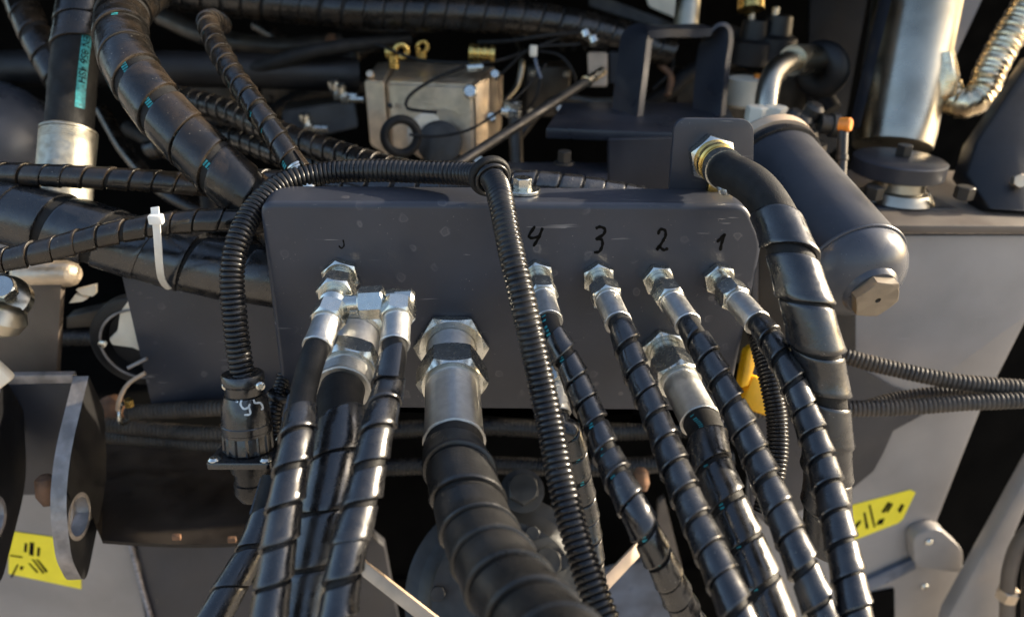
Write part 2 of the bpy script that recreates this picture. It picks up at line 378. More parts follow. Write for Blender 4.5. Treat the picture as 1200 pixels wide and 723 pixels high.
part('washer', lathe(c+UP*.0002, UP, [(0, .0145), (.002, .0145), (.0025, .014)], 32), 'zinc', bpy.data.objects['hex_bolt'])

# ------------------------------------------------------------------ fittings and hoses on the plate
def fitting(label, P, af, h, ad_r, ad_L, group='bulkhead fittings on the plate', rot=0, thread=False):
    t = thing('bulkhead_fitting', label, 'hose fitting', P, group)
    part('locknut', hexnut(P, NY, af, h, rot, hole=ad_r*1.02), 'zinc', t)
    if thread:
        prof = []; n = int(ad_L/.0012)
        for i in range(n+1): prof.append((ad_L*i/n, ad_r-(.0006 if i % 2 else 0)))
    else: prof = [(0, ad_r), (ad_L, ad_r)]
    part('threaded_adapter', lathe(P+NY*.001, NY, prof, 40), 'zinc' if not thread else 'ferrule', t, smooth=50)
    return t
def ferrule_prof(r, L, bead=True):
    p = [(0, r*.80), (0, r*.95), (.0012, r), (.003, r), (.0036, r*.95), (.005, r*.95), (.0056, r)]
    if r > .014:
        for k in range(9): p += [(.0066+k*.0011, r*(.985 if k % 2 == 0 else 1.0))]
    p += [(L-.0035, r*1.0), (L-.003, r*1.05), (L-.0008, r*1.05), (L, r*.99), (L, r*.80)]
    return p
def crimp(an, t): return 1-.018*abs(math.sin(4*an))**3
def hose(label, A, d, path_px, r_rub, nut=None, fer=None, wrap=None, wrapmat='wrap', teal=None, group=None, lead=.018, bare=0, rot=0, tail=True):
    """A: start point of swivel nut, d: axis; nut=(af, L), fer=(r, L); wrap=(pitch, th, start)"""
    d = Vector(d).normalized(); t = thing('hydraulic_hose', label, 'hose', A, group); p = Vector(A)
    if nut:
        part('swivel_nut', hexnut(p, d, nut[0], nut[1], rot, cham=.7), 'zinc', t); p = p+d*nut[1]
    if fer:
        p2 = p-d*.001; part('ferrule', lathe(p2, d, ferrule_prof(*fer), 64, rfun=crimp), 'ferrule', t, smooth=28); p = p2+d*(fer[1]-.006)
    pts = [p, p+d*lead] if fer or nut else [p]
    pts += [U(*q) for q in path_px]; path = Path(pts)
    rub = part('rubber_hose', tube(path, r_rub, .005, 28), 'rubber', t)
    if wrap:
        part('spiral_wrap', spiral(path, r_rub, wrap[0], wrap[1], a=wrap[2]+wrap[0]/2, fill=wrap[3] if len(wrap) > 3 else .88, ph=len(label)*.7, hand=wrap[4] if len(wrap) > 4 else 1, flare=wrap[5] if len(wrap) > 5 else .0006, seg=24 if r_rub < .012 else 40), wrapmat, t, smooth=38)
    if teal is not None:
        V, Fc = [], []; n = int(path.len/.0022); k = 0
        for i in range(n):
            if noise.noise(Vector((i*.9, len(label), 0))) < -.15: continue
            s0 = i*path.len/n; s1 = s0+.0013; wv = .0016/r_rub
            for s_, a_ in ((s0, -wv), (s0, wv), (s1, wv), (s1, -wv)): V.append(path.pt(s_, path.cam_ang(s_)+teal+a_, r_rub+.0003))
            Fc.append((k, k+1, k+2, k+3)); k += 4
        part('teal_print', (V, Fc), 'teal', rub, smooth=0)
    t['_'] = 0; del t['_']
    return t, path
G4 = 'four numbered small hoses'
ports = [((629, 322), 'close beside the long conduit'), ((700, 324), 'directly above the half hidden large nut'), ((770, 326), 'right of the half hidden large nut'), ((841, 325), 'nearest the right edge of the plate')]
hlab = ['wrapped small hose beside the long conduit, leftmost of the numbered four', 'wrapped small hose under the handwritten three, passing left of the glossy medium hose', 'wrapped small hose passing just right of the glossy medium hose, under its number', 'wrapped small hose beside the bent coolant hose, rightmost of the numbered four']
hp = [[(668, 430, .525), (690, 480, .51), (715, 540, .485), (745, 600, .46), (775, 660, .465), (806, 723, .49), (835, 780, .52)],
      [(744, 430, .525), (766, 482, .505), (788, 540, .48), (812, 600, .455), (839, 660, .43), (866, 723, .41), (895, 790, .40)],
      [(835, 430, .525), (862, 482, .505), (888, 540, .485), (914, 600, .46), (939, 660, .44), (964, 723, .43), (990, 790, .42)],
      [(922, 432, .525), (944, 486, .51), (962, 540, .49), (978, 600, .465), (991, 660, .445), (1003, 723, .43), (1015, 790, .42)]]
for i, ((pp, wh)) in enumerate(ports):
    P = Q(*pp, 0); n_ = 4-i
    fitting('small zinc bulkhead nut '+wh, P, .0240, .0078, .0082, .025, rot=[.2, .1, .45, .3][i])
    hose(hlab[i], P+NY*.0235, NY+Vector(([.02, .05, .10, .14][i], 0, -.10)), hp[i], .0078, (.0220, .0165), (.0100, .035), (.0190, .0022, .004, [.87, .91, .90, .90][i], 1, .0009), teal=[.35, None, None, None][i], group=G4, rot=[.5, .2, .6, .1][i])

# two small hoses on the elbow tee, left
P = Q(400, 322, 0)
fitting('zinc bulkhead nut above the elbow tee, left end of the plate', P, .0265, .0085, .009, .022, rot=.2)
te = thing('tee_fitting', 'zinc elbow tee with a hex union joining the two left hoses', 'hose fitting', P)
part('swivel_nut', hexnut(P+NY*.020, NY, .0255, .019, .35, cham=.7), 'zinc', te)
TA = P+NY*.046; EL = U(391, 357, (TA-CAM).dot(fwd)-.002); ER = U(467, 353, (TA-CAM).dot(fwd)-.002)
ax = (ER-EL).normalized()
part('elbow_body', join(lathe(P+NY*.036, NY, [(0, .009), (.016, .010), (.019, .007)], 28), lathe(EL-ax*.008, ax, [(0, .006), (.002, .0085), (.012, .0085), (.014, .0068), (.03, .0068)], 28)), 'zinc', te)
part('union_nut', hexnut(EL+ax*.019, ax, .0215, .0185, .5, cham=.6), 'zinc', te)
part('elbow_arm', join(lathe(EL+ax*.034, ax, [(0, .0058), (.010, .0058), (.012, .0085), (.024, .0085), (.026, .006)], 28), lathe(ER+UP*.008-ax*.003, -UP, [(0, .006), (.001, .0075), (.016, .0085)], 24)), 'zinc', te)
Lend = U(370, 411, .515); ld = (Lend-EL).normalized()
hose('small hose with bare rubber top hanging from the left end of the elbow tee', EL+ld*.004, ld, [(357, 455, .505), (347, 520, .475), (334, 592, .455), (321, 680, .44), (312, 740, .43), (308, 790, .42)], .0088, (.0230, .015), (.0102, .028), (.0225, .0022, .040, .90, 1, .0009), group='two small hoses on the elbow tee', rot=.3)
Rend = U(462, 411, .515); rd = (Rend-ER).normalized()
hose('small wrapped hose hanging from the right end of the elbow tee', ER+rd*.004, rd, [(456, 450, .505), (442, 506, .475), (423, 592, .45), (406, 655, .435), (395, 723, .425), (388, 790, .41)], .0088, (.0230, .015), (.0102, .028), (.0225, .0022, .010, .90, 1, .0009), group='two small hoses on the elbow tee', rot=.4)

# thick hoses
P = Q(417, 392, 0)
fitting('large zinc bulkhead nut with bright thread, behind the two tee hoses', P, .050, .010, .0205, .044, rot=.1, thread=True)
hose('thick hose with stepped collar running down behind the two tee hoses', P+NY*.040, NY+Vector((-.05, 0, -.12)), [(399, 510, .520), (389, 565, .50), (374, 630, .49), (355, 723, .48), (345, 790, .47)], .0165, (.045, .018), (.0200, .020), (.034, .002, .022, .96), group='thick hoses on the plate', rot=.25)
P = Q(529, 404, 0)
fitting('largest zinc bulkhead nut, right of the two tee hoses', P, .055, .009, .0205, .040, rot=.5, thread=True)
hose('thickest spiral wrapped hose with long grey ferrule in the middle foreground', P+NY*.036, NY+Vector((.01, 0, -.10)), [(541, 560, .485), (562, 625, .445), (592, 680, .40), (632, 735, .36), (680, 790, .32)], .0205, (.049, .026), (.0212, .064), (.0285, .0020, .002, .94, -1, .0014), group='thick hoses on the plate', rot=.52, wrapmat='wrap_matte')
P = Q(777, 409, 0)
fitting('large zinc bulkhead nut half hidden between hoses 3 and 2', P, .037, .008, .0135, .028, rot=.3)
hose('glossy medium hose with teal print coming out between hoses 3 and 2', P+NY*.026, NY+Vector((.05, 0, -.10)), [(832, 540, .535), (851, 590, .515), (872, 640, .50), (892, 690, .485), (908, 735, .475), (925, 790, .46)], .0138, (.037, .024), (.0152, .050), (.0275, .0016, .010, .91, 1), teal=.25, group='thick hoses on the plate', rot=.1)
P = Q(645, 423, 0)
fitting('small zinc bulkhead nut low on the plate, mostly hidden behind hose 4', P, .026, .008, .009, .02, rot=.2)
hose('thin dark hose with teal marks hanging between the conduit and hose 4', P+NY*.02, NY+Vector((.03, 0, -.5)), [(668, 505, .60), (681, 560, .61), (692, 620, .62), (699, 700, .62), (705, 790, .62)], .0078, (.0235, .014), (.0098, .026), (.019, .0012, .004, .93), teal=.0, group='small hoses low on the plate')
t_, _p = hose('wrapped hose emerging behind the left tee hose at the bottom edge', U(322, 560, .56), (0, 0, -1), [(300, 635, .54), (270, 690, .52), (235, 750, .50)], .0095, wrap=(.030, .0017, 0, .93))

# ------------------------------------------------------------------ conduits
def conduit(label, pts, r, pitch=.004, depth=.0015, m='conduit', group=None, parent=None, seg=20):
    path = Path([U(*p) for p in pts])
    if parent: return part('corrugated_conduit', corrugated(path, r, pitch, depth, seg), m, parent, smooth=60), path
    o = part('corrugated_conduit', corrugated(path, r, pitch, depth, seg), m, None, label, 'conduit', group, smooth=60); return o, path
conduit('long black corrugated conduit looping from the connector over the plate and down its front', [(287, 448, .575), (281, 420, .573), (275, 370, .57), (272, 320, .57), (280, 280, .575), (300, 243, .59), (332, 215, .605), (380, 203, .615), (440, 200, .61), (500, 202, .60), (545, 204, .59), (566, 206, .575), (580, 214, .555), (588, 240, .53), (598, 290, .515), (612, 350, .505), (628, 420, .50), (643, 490, .49), (657, 560, .475), (675, 630, .46), (702, 710, .445), (735, 790, .43)], .0094)
gr = thing('conduit_clip', 'smooth black ring clip around the conduit where it bends over the plate', 'clip', U(576, 207, .56))
gc = U(575, 208, .567); gd = (U(588, 232, .54)-U(566, 200, .572)).normalized()
def torus(c, d, R, r, seg=40, s2=14, sx=1):
    d, u, v = basis(d); V, Fc = [], []
    for i in range(seg):
        a_ = 2*PI*i/seg; e = u*math.cos(a_)+v*math.sin(a_)
        for k in range(s2): b_ = 2*PI*k/s2; V.append(Vector(c)+e*(R+r*math.cos(b_))+d*r*math.sin(b_)*sx)
    for i in range(seg):
        for k in range(s2): Fc.append((i*s2+k, i*s2+(k+1) % s2, ((i+1) % seg)*s2+(k+1) % s2, ((i+1) % seg)*s2+k))
    return V, Fc
part('ring', torus(gc-gd*.002, gd, .0140, .0026, sx=1.4), 'rubber', gr); part('ring', torus(gc+gd*.004, gd, .0120, .0016, sx=1.2), 'conduit', gr)
conduit('thin corrugated conduit passing behind the left edge of the plate', [(334, 440, .64), (326, 462, .63), (321, 485, .62), (322, 520, .62), (330, 570, .62), (338, 640, .62)], .0066, .0034, .0009)
ring = part('rubber_ring', torus(U(329, 463, .625), U(331, 450, .62)-U(326, 475, .625), .0085, .0032), 'conduit', None, 'small black rubber ring at the left edge of the plate, by the round connector', 'ring')
conduit('dusty corrugated conduit hanging past the right edge of the plate before yellow parts', [(884, 372, .66), (893, 410, .65), (903, 450, .64), (911, 500, .635), (909, 545, .63), (895, 600, .63)], .0092, .0033, m='conduit')
conduit('upper corrugated conduit running right across the pale frame', [(960, 405, .80), (1000, 420, .79), (1060, 435, .78), (1120, 447, .77), (1215, 456, .76)], .0085, .0045, m='conduit_dusty', group='conduits on the pale frame')
conduit('lower corrugated conduit running right across the pale frame', [(820, 486, .80), (900, 480, .79), (985, 479, .78), (1060, 477, .77), (1130, 472, .76), (1215, 468, .75)], .0085, .0045, m='conduit_dusty', group='conduits on the pale frame')
conduit('middle corrugated conduit squeezed between two others on the pale frame', [(1005, 478, .80), (1050, 466, .80), (1110, 459, .79), (1215, 462, .79)], .0065, .004, m='conduit_dusty', group='conduits on the pale frame')
for i, (lb, a_) in enumerate([('dark conduit held by the rusty clamp left of the connector', [(150, 484, .80), (200, 481, .79), (260, 478, .78), (340, 480, .78)]), ('dark conduit just under the clamped one, left of the connector', [(125, 497, .83), (200, 505, .82), (260, 508, .81), (340, 508, .81)]), ('lowest dark conduit left of the connector', [(120, 510, .85), (200, 517, .83), (270, 522, .82), (340, 526, .82)]), ('dark conduit in shadow left of the round cover', [(60, 396, 1.0), (120, 396, 1.0), (165, 398, 1.0)]),
                              ('dark conduit in shadow under the plate, upper one', [(440, 505, .95), (560, 500, .95), (700, 506, .93), (860, 500, .9)]), ('dark conduit in shadow under the plate, lower one', [(430, 548, .95), (560, 545, .95), (700, 548, .93), (860, 536, .9)])]):
    conduit(lb, a_, .0088 if i < 3 else .011, .0045, m='conduit_dusty' if i < 3 else 'conduit', group='dark conduits in the shadow', seg=16)

# round multi-pin connector
CA = U(284, 437, .575); CB = U(297, 585, .60); cdv = (CB-CA); CL = cdv.length; cdv.normalize()
co = thing('cable_connector', 'round black multi pin connector with white handwriting and square flange, end of the conduit', 'connector', CA)
k = CL/148.0
def cy(y): return (y-437)*k
px = .575/880
part('clamp_collar', lathe(CA, cdv, [(cy(437), 15*px), (cy(437), 23*px), (cy(439), 24.5*px), (cy(447), 24.5*px), (cy(450), 22*px), (cy(459), 22*px), (cy(462), 20*px)], 48), 'wrap', co)
body_vf = lathe(CA, cdv, [(cy(460), 18*px), (cy(461), 23*px), (cy(470), 26*px), (cy(482), 28*px), (cy(492), 28.5*px), (cy(493), 29.5*px), (cy(500), 29.5*px), (cy(501), 28.5*px), (cy(504), 28.5*px)], 56)
part('backshell', body_vf, 'wrap', co)
part('coupling_ring', lathe(CA, cdv, [(cy(503), 27*px), (cy(504), 27.5*px), (cy(523), 28*px), (cy(526), 25*px)], 96, rfun=lambda a, t: 1+(.06 if (a*14/(2*PI)) % 1 < .18 else 0)), 'wrap', co, smooth=25)
_, cu_, cv_ = basis(cdv)
xd = (right-cdv*right.dot(cdv)).normalized(); yd = cdv.cross(xd)
fc = CA+cdv*cy(525)
fl = [fc+xd*a*38*px+yd*b_*38*px for a, b_ in ((-1, -1), (1, -1), (1, 1), (-1, 1))]
part('square_flange', prism(roundpoly(fl, .004), cdv*.0055, .0008), 'wrap', co)
part('tail_body', lathe(CA, cdv, [(cy(532), 24*px), (cy(548), 23*px), (cy(549), 20*px), (cy(562), 19*px), (cy(563), 21*px), (cy(575), 21*px), (cy(584), 15*px)], 48), 'conduit', co)
for a, b_ in ((-1, -1), (1, -1), (1, 1), (-1, 1)):
    part('flange_screw', lathe(fc+xd*a*30*px+yd*b_*30*px+cdv*.0002, -cdv, [(0, .0048), (.0008, .0048), (.0026, .0034), (.003, .001)], 20), 'zinc', co)
cc = CA+cdv*cy(447)
for s_ in (-1, 1):
    q = cc+xd*s_*20*px; nd = (CAM-q); nd = (nd-cdv*nd.dot(cdv)).normalized(); part('clamp_screw', lathe(q+nd*13*px, nd, [(0, .0034), (.002, .0034), (.003, .002)], 18), 'zinc', co)
part('handwriting', strokes(body_vf, [[(276, 470), (279, 471)], [(283, 468), (282, 474), (286, 479), (291, 477), (293, 473)], [(292, 477), (293, 485), (286, 486)], [(297, 468), (299, 472), (305, 472), (308, 478), (306, 480)]], 2.6), 'whiteink', co, smooth=0)

# ------------------------------------------------------------------ clamped coolant hose on the ear
P = Q(832, 184, .040)
cf = thing('brass_fitting', 'hex nut and yellow brass hose tail on the rounded ear, upper right', 'hose fitting', P)
part('hex_nut', hexnut(P, NY, .0345, .010, .25, hole=.0150), 'zinc', cf)
part('brass_tail', lathe(P+NY*.002, NY, [(0, .0150), (.012, .0150), (.013, .0160), (.018, .0160), (.019, .0145), (.022, .0145), (.023, .0125), (.034, .0125)], 40), 'brass', cf)
part('spacer', box(P+Vector((.012, -.004, -.024)), .024, .006, .010, .001), 'brass', cf)
rh = thing('coolant_hose', 'bent rubber hose clamped to the brass fitting, wrapped below, beside the plate', 'hose', P)
path = Path([P+NY*.026, P+NY*.042]+[U(*q) for q in [(882, 217, .560), (904, 244, .545), (922, 285, .53), (938, 335, .52), (953, 390, .52), (963, 440, .53), (969, 500, .54), (970, 560, .555), (968, 640, .57)]])
part('rubber_hose', tube(path, .0148, .005, 32), 'rubber', rh)
part('spiral_wrap', spiral(path, .0155, .034, .0016, fill=.90, a=.085, seg=36, flare=.0016, ph=2.5, hand=-1), 'wrap', rh, smooth=38)
hc = thing('hose_clamp', 'slotted steel band clamp around the bent rubber hose by the brass fitting', 'clamp', path.at(.010)[0])
p_, t_2, r_2 = path.at(.009)
part('band', lathe(p_-t_2*.004, t_2, [(0, .0150), (0, .0158), (.0085, .0158), (.0085, .0150)], 72, rfun=lambda a, t: 1+(.025 if (a*26/(2*PI)) % 1 < .5 and .001 < t < .008 else 0)), 'zinc', hc, smooth=25)
sc_ = U(848, 224, .575); part('clamp_screw', hexnut(sc_, (.3, -.8, .3), .0065, .007), 'ferrule', hc); part('screw_housing', lathe(sc_, (-.1, .8, .5), [(0, .004), (.006, .004)], 16), 'ferrule', hc)

# ------------------------------------------------------------------ hoses on the left
def fh(label, pts, r, pitch=None, m='wrap_dusty', th=.0016, group=None, a=0, hand=1, fill=.9, teal=None, b=None, flare=.0006, name='hydraulic_hose', ph=.5):
    P_ = [U(*p) for p in pts]; path = Path(P_); t = thing(name, label, 'hose', P_[0], group)
    rb = part('rubber_hose', tube(path, r-th, .006, 26), 'rubber', t)
    if pitch: part('spiral_wrap', spiral(path, r-th, pitch, th, fill, a, b, 32, flare, hand, ph), m, t, smooth=38)
    if teal is not None:
        V, Fc = [], []; n = int(path.len/.0022); kk = 0
        for i in range(n):
            s0 = i*path.len/n; s1 = s0+.0014; wv = .0028/r
            for s_, a_ in ((s0, -wv), (s0, wv), (s1, wv), (s1, -wv)): V.append(path.pt(s_, path.cam_ang(s_)+teal+a_, r-th+.0003))
            Fc.append((kk, kk+1, kk+2, kk+3)); kk += 4
        part('teal_print', (V, Fc), 'teal', rb, smooth=0)
    return t, path
GL = 'wrapped hoses crossing the left side'
fh('thickest wrapped hose running right from the left edge to behind the plate', [(-60, 240, .66), (0, 248, .66), (83, 267, .665), (160, 290, .67), (235, 309, .675), (310, 322, .68), (420, 335, .70), (520, 345, .75)], .0285, .041, th=.0022, group=GL, fill=.92, hand=-1, m='wrap')
fh('thick wrapped hose curving down from the top left to the plate corner', [(190, -25, .78), (160, -3, .73), (143, 22, .69), (144, 55, .66), (158, 88, .64), (190, 132, .63), (228, 172, .625), (270, 212, .625), (310, 246, .64), (360, 290, .68)], .0232, .0345, th=.0020, group=GL, teal=.15, fill=.88)
fh('thin wrapped hose running level across the left side, in front of the steel ferrule', [(-30, 203, .655), (60, 206, .655), (140, 210, .66), (225, 216, .67), (290, 224, .69)], .0100, .0185, group=GL, hand=-1, fill=.95)
fh('thin wrapped hose held by the white cable tie', [(-30, 312, .59), (0, 306, .592), (60, 292, .595), (130, 274, .60), (200, 262, .605), (262, 258, .61), (330, 262, .64)], .0096, .0185, group=GL, hand=-1, fill=.95)
t_, pth = fh('slim wrapped hose slanting down to a silver end at the top edge of the plate', [(262, 30, .80), (250, 24, .76), (244, 28, .72), (253, 52, .69), (272, 86, .66), (298, 124, .635), (325, 163, .62), (346, 196, .613)], .0103, .0185, group=GL, teal=.9, fill=.9)
A_ = U(344, 192, .614); B_ = U(372, 240, .617); part('ferrule', lathe(A_, B_-A_, ferrule_prof(.0088, (B_-A_).length), 48, rfun=crimp), 'zinc', t_)
t_, pth = fh('upright hose with turquoise lettering and long steel ferrule, top left', [(105, -40, .80), (98, -5, .79), (92, 40, .78), (86, 90, .77), (82, 140, .765), (79, 175, .76)], .0245, .030, th=.0022, fill=.93, b=.095, group=GL)
A_ = pth.at(pth.len-.020)[0]; B_ = A_+pth.T[-1]*.098; part('ferrule', lathe(A_, B_-A_, ferrule_prof(.0268, (B_-A_).length), 64, rfun=crimp), 'ferrule_dull', t_)
rbh = [c_ for c_ in t_.children if c_.name.startswith('rubber_hose')][0] if t_.children else None
V, Fc = [], []; rp = .0245-.0022
for i in range(28):
    s_ = .075+i*.0035
    if s_ > pth.len: break
    for a_ in (-.21, -.14, -.07, 0, .07, .14, .21): V.append(pth.pt(s_, pth.cam_ang(s_)+a_-.35, rp+.0003))
for i in range(len(V)//7-1):
    for k in range(6): Fc.append((7*i+k, 7*i+k+1, 7*i+k+8, 7*i+k+7))
part('printed_band', (V, Fc), 'teal', t_, smooth=0)
part('lettering', wrap_text('EN 856 4SH', pth, .094, .0100, rp+.0006, -.35, 1), 'ink', t_, smooth=0)
fh('dark wrapped hose end in the top left corner', [(15, -30, .95), (28, 10, .93), (50, 58, .92), (80, 110, .92)], .019, .03)
GB = 'wrapped hoses in the dark behind the plate'
fh('large dark wrapped hose along the top edge behind the valve block', [(170, -12, 1.0), (300, 2, 1.0), (420, 12, 1.0), (540, 16, 1.02), (660, 28, 1.05), (780, 60, 1.1)], .0235, .026, group=GB, hand=-1)
fh('dark wrapped hose rising from behind the plate towards the upper left', [(190, 110, .95), (260, 128, .9), (330, 158, .84), (400, 182, .80), (460, 200, .76), (540, 215, .72), (620, 222, .70)], .0145, .0185, group=GB)
fh('wrapped hose lying along the back of the plate under the conduit', [(300, 214, .70), (380, 218, .69), (440, 222, .68), (520, 221, .68), (620, 216, .68), (720, 228, .70), (790, 244, .72)], .0125, .021, group=GB, hand=-1, m='wrap')
fh('second wrapped hose behind the plate right of the bolt', [(560, 205, .72), (630, 214, .71), (700, 224, .71), (770, 236, .72)], .010, .018, group=GB, m='wrap')
fh('plain dark hose crossing behind the slim hose, upper left', [(225, 95, 1.0), (300, 80, 1.0), (370, 60, 1.0), (480, 45, 1.05)], .011)
fh('dark bare hose hidden below the top left hoses', [(180, 175, .95), (260, 160, .92), (340, 185, .86), (430, 205, .82)], .014, .02, group=GB)
part('dark_pipe', tube(Path([U(-40, 82, .98), U(90, 80, .98), U(240, 82, 1.0), U(420, 88, 1.05)]), .023, .02, 32), 'dark', None, 'wide dark pipe running level behind the upright hose, top left', 'pipe')
part('dark_pipe', tube(Path([U(190, 20, 1.15), U(250, 45, 1.12), U(330, 55, 1.12), U(400, 50, 1.15)]), .014, .02, 24), 'darkmetal', None, 'thin dark curved pipe behind the top of the slim hose', 'pipe')

# cable tie
ct = thing('cable_tie', 'white nylon cable tie around the thin hose and thickest hose on the left', 'cable tie', U(183, 257, .58))
part('strap', strap([U(183, 258, .578), U(185, 285, .588), U(187, 312, .610), U(190, 328, .635), U(198, 338, .665), U(204, 330, .72), U(196, 290, .73), U(190, 262, .70), U(184, 250, .62)], .0058, .0012, right, True), 'tie', ct)
part('head', box(U(183, 257, .574), .0105, .007, .0075, .0012), 'tie', ct)
part('tail', strap([U(183, 258, .573), U(182, 250, .573), U(181.5, 243, .574)], .006, .0013, right), 'tie', ct)

# ------------------------------------------------------------------ valve block and things behind
vb = thing('valve_block', 'square cast aluminium valve block with wires, behind the plate', 'valve block', U(510, 180, .98))
def ob(D, pts): return [U(x, y, D) for x, y in pts]
def frustum(front, back, bev=.002):
    bm = bmesh.new(); a = [bm.verts.new(p) for p in front]; b_ = [bm.verts.new(p) for p in back]; n = len(a)
    bm.faces.new(a); bm.faces.new(b_[::-1])
    for i in range(n): bm.faces.new((a[i], a[(i+1) % n], b_[(i+1) % n], b_[i]))
    bmesh.ops.recalc_face_normals(bm, faces=bm.faces)
    if bev: bmesh.ops.bevel(bm, geom=list(bm.edges), offset=bev, segments=3, affect='EDGES', clamp_overlap=True)
    bm.verts.index_update(); r = ([v.co.copy() for v in bm.verts], [tuple(v.index for v in f.verts) for f in bm.faces]); bm.free(); return r
part('block_body', frustum([U(452, 96, .96), U(554, 100, .92), U(556, 183, .95), U(458, 180, .99)], [U(466, 70, 1.10), U(583, 78, 1.06), U(584, 165, 1.09), U(468, 165, 1.13)], .004), 'alu', vb)
part('end_plate', frustum([U(427, 95, .965), U(450, 96, .955), U(456, 184, .985), U(434, 170, .995)], [U(441, 74, 1.09), U(463, 72, 1.08), U(468, 165, 1.12), U(445, 160, 1.13)], .002), 'alu', vb)
part('end_cap', frustum([U(556, 98, .925), U(572, 92, .94), U(572, 168, .96), U(557, 178, .95)], [U(586, 82, 1.0), U(590, 88, 1.02), U(588, 150, 1.04), U(584, 160, 1.02)], .002), 'alu', vb)
for (x, y, D, r_, m_, nm) in [(551, 108, .922, .0085, 'zinc', 'plug'), (580, 88, .955, .006, 'zinc', 'cap_screw'), (576, 138, .955, .006, 'zinc', 'cap_screw'), (434, 88, .965, .005, 'alu', 'cap_screw'), (457, 124, .955, .003, 'dark', 'port_hole'), (515, 168, .94, .028, 'darkmetal', 'round_boss')]:
    q = U(x, y, D); part(nm, lathe(q+fwd*.004, -fwd, [(0, r_), (.007, r_), (.009, r_*.8)], 24), m_, vb)
part('port_boss', lathe(U(504, 160, .962), (.1, -1, .25), [(0, .030), (.006, .030), (.007, .026), (.009, .026)], 40), 'alu', vb)
rg = part('rubber_ring', torus(U(470, 160, .90), (.25, -1, .1), .020, .0055, sx=1.1), 'rubber', None, 'thick black rubber ring hanging before the valve block', 'ring')
def wire(label, pts, r=.0016, m='rubber', group='thin wires around the valve block', name='wire'):
    return part(name, tube(Path([U(*p) for p in pts]), r, .006, 10), m, None, label, 'wire', group, smooth=60)
wire('black wire bent in a hook on the valve block face', [(545, 78, .93), (505, 95, .93), (478, 115, .925), (476, 126, .925), (490, 130, .925), (512, 132, .925)], .0022)
wire('black wire drooping from the rubber ring across the valve block', [(480, 158, .90), (510, 160, .90), (545, 154, .90), (575, 138, .92), (610, 110, .95), (640, 75, .98)], .0018)
wire('long dark wire sagging over the top of the valve block', [(440, 52, 1.0), (490, 70, .98), (540, 74, .97), (580, 72, .97), (630, 55, 1.0), (668, 40, 1.02)], .0022)
wire('wire looping right of the white wire tie', [(628, 60, .98), (655, 65, .98), (672, 85, .98), (676, 110, 1.0)], .002)
wire('lower wire looping down beside the threaded stud', [(622, 62, .98), (632, 90, .98), (628, 115, .98), (612, 135, 1.0)], .002)
wire('wire rising straight up from the white wire tie', [(575, 100, .99), (600, 75, .98), (622, 58, .97), (680, 52, .98)], .002)
wire('dark wire crossing at the top of the valve block', [(560, 50, 1.02), (600, 48, 1.0), (640, 42, 1.0), (690, 38, 1.02)], .0026)
wire('wire lying behind the arch bracket', [(770, 50, 1.1), (785, 60, 1.1), (788, 80, 1.1), (765, 105, 1.1)], .0025)
wt = part('wire_tie', box(U(625, 60, .965), .010, .008, .014, .002), 'white', None, 'small white tie bundling the thin wires', 'cable tie')
wire('short green wire end hanging from the white wire tie', [(627, 68, .965), (629, 78, .965), (634, 92, .97)], .0022, 'skyblue')
def lathething(name, label, cat, A, B, prof, m, group=None, seg=28):
    A, B = Vector(A), Vector(B); L_ = (B-A).length
    return part(name, lathe(A, B-A, [(t*L_, r) for t, r in prof], seg), m, None, label, cat, group)
lathething('brass_fitting', 'ribbed brass fitting above the valve block', 'hose fitting', U(550, 62, .97), U(580, 64, .97), [(0, .006), (0, .011), (.2, .011), (.22, .0095), (.3, .0095), (.32, .011), (.45, .011), (.47, .0095), (.55, .0095), (.57, .011), (.7, .011), (.72, .0095), (.8, .0095), (.82, .011), (1, .011)], 'brass')
lathething('zinc_plug', 'small bright plug just under the ribbed brass fitting', 'plug', U(548, 80, .96), U(566, 79, .96), [(0, .004), (0, .006), (1, .006), (1, .004)], 'zinc')
part('brass_elbow', join(torus(U(470, 60, 1.0), (0.2, -1, 0), .008, .004), lathe(U(452, 62, 1.0), (1, 0, .1), [(0, .008), (.014, .008)], 20), lathe(U(462, 80, .99), UP, [(0, .007), (.016, .007)], 20)), 'brass', None, 'brass elbow on the top left corner of the valve block', 'hose fitting')
part('brass_elbow', join(torus(U(495, 55, 1.05), (0.2, -1, 0), .007, .003), lathe(U(494, 68, 1.04), UP, [(0, .007), (.01, .007)], 20)), 'brass', None, 'smaller brass elbow behind the valve block', 'hose fitting')
for (x, y, lb) in [(387, 47, 'small copper coloured fitting in the dark, top centre left'), (415, 68, 'small dull fitting in the dark left of the valve block'), (433, 50, 'small steel fitting in the dark above the valve block corner')]:
    lathething('pipe_fitting', lb, 'hose fitting', U(x, y+5, 1.1), U(x+2, y-6, 1.1), [(0, .005), (.2, .008), (.6, .008), (.7, .005), (1, .005)], 'rust' if x == 387 else 'darkmetal')
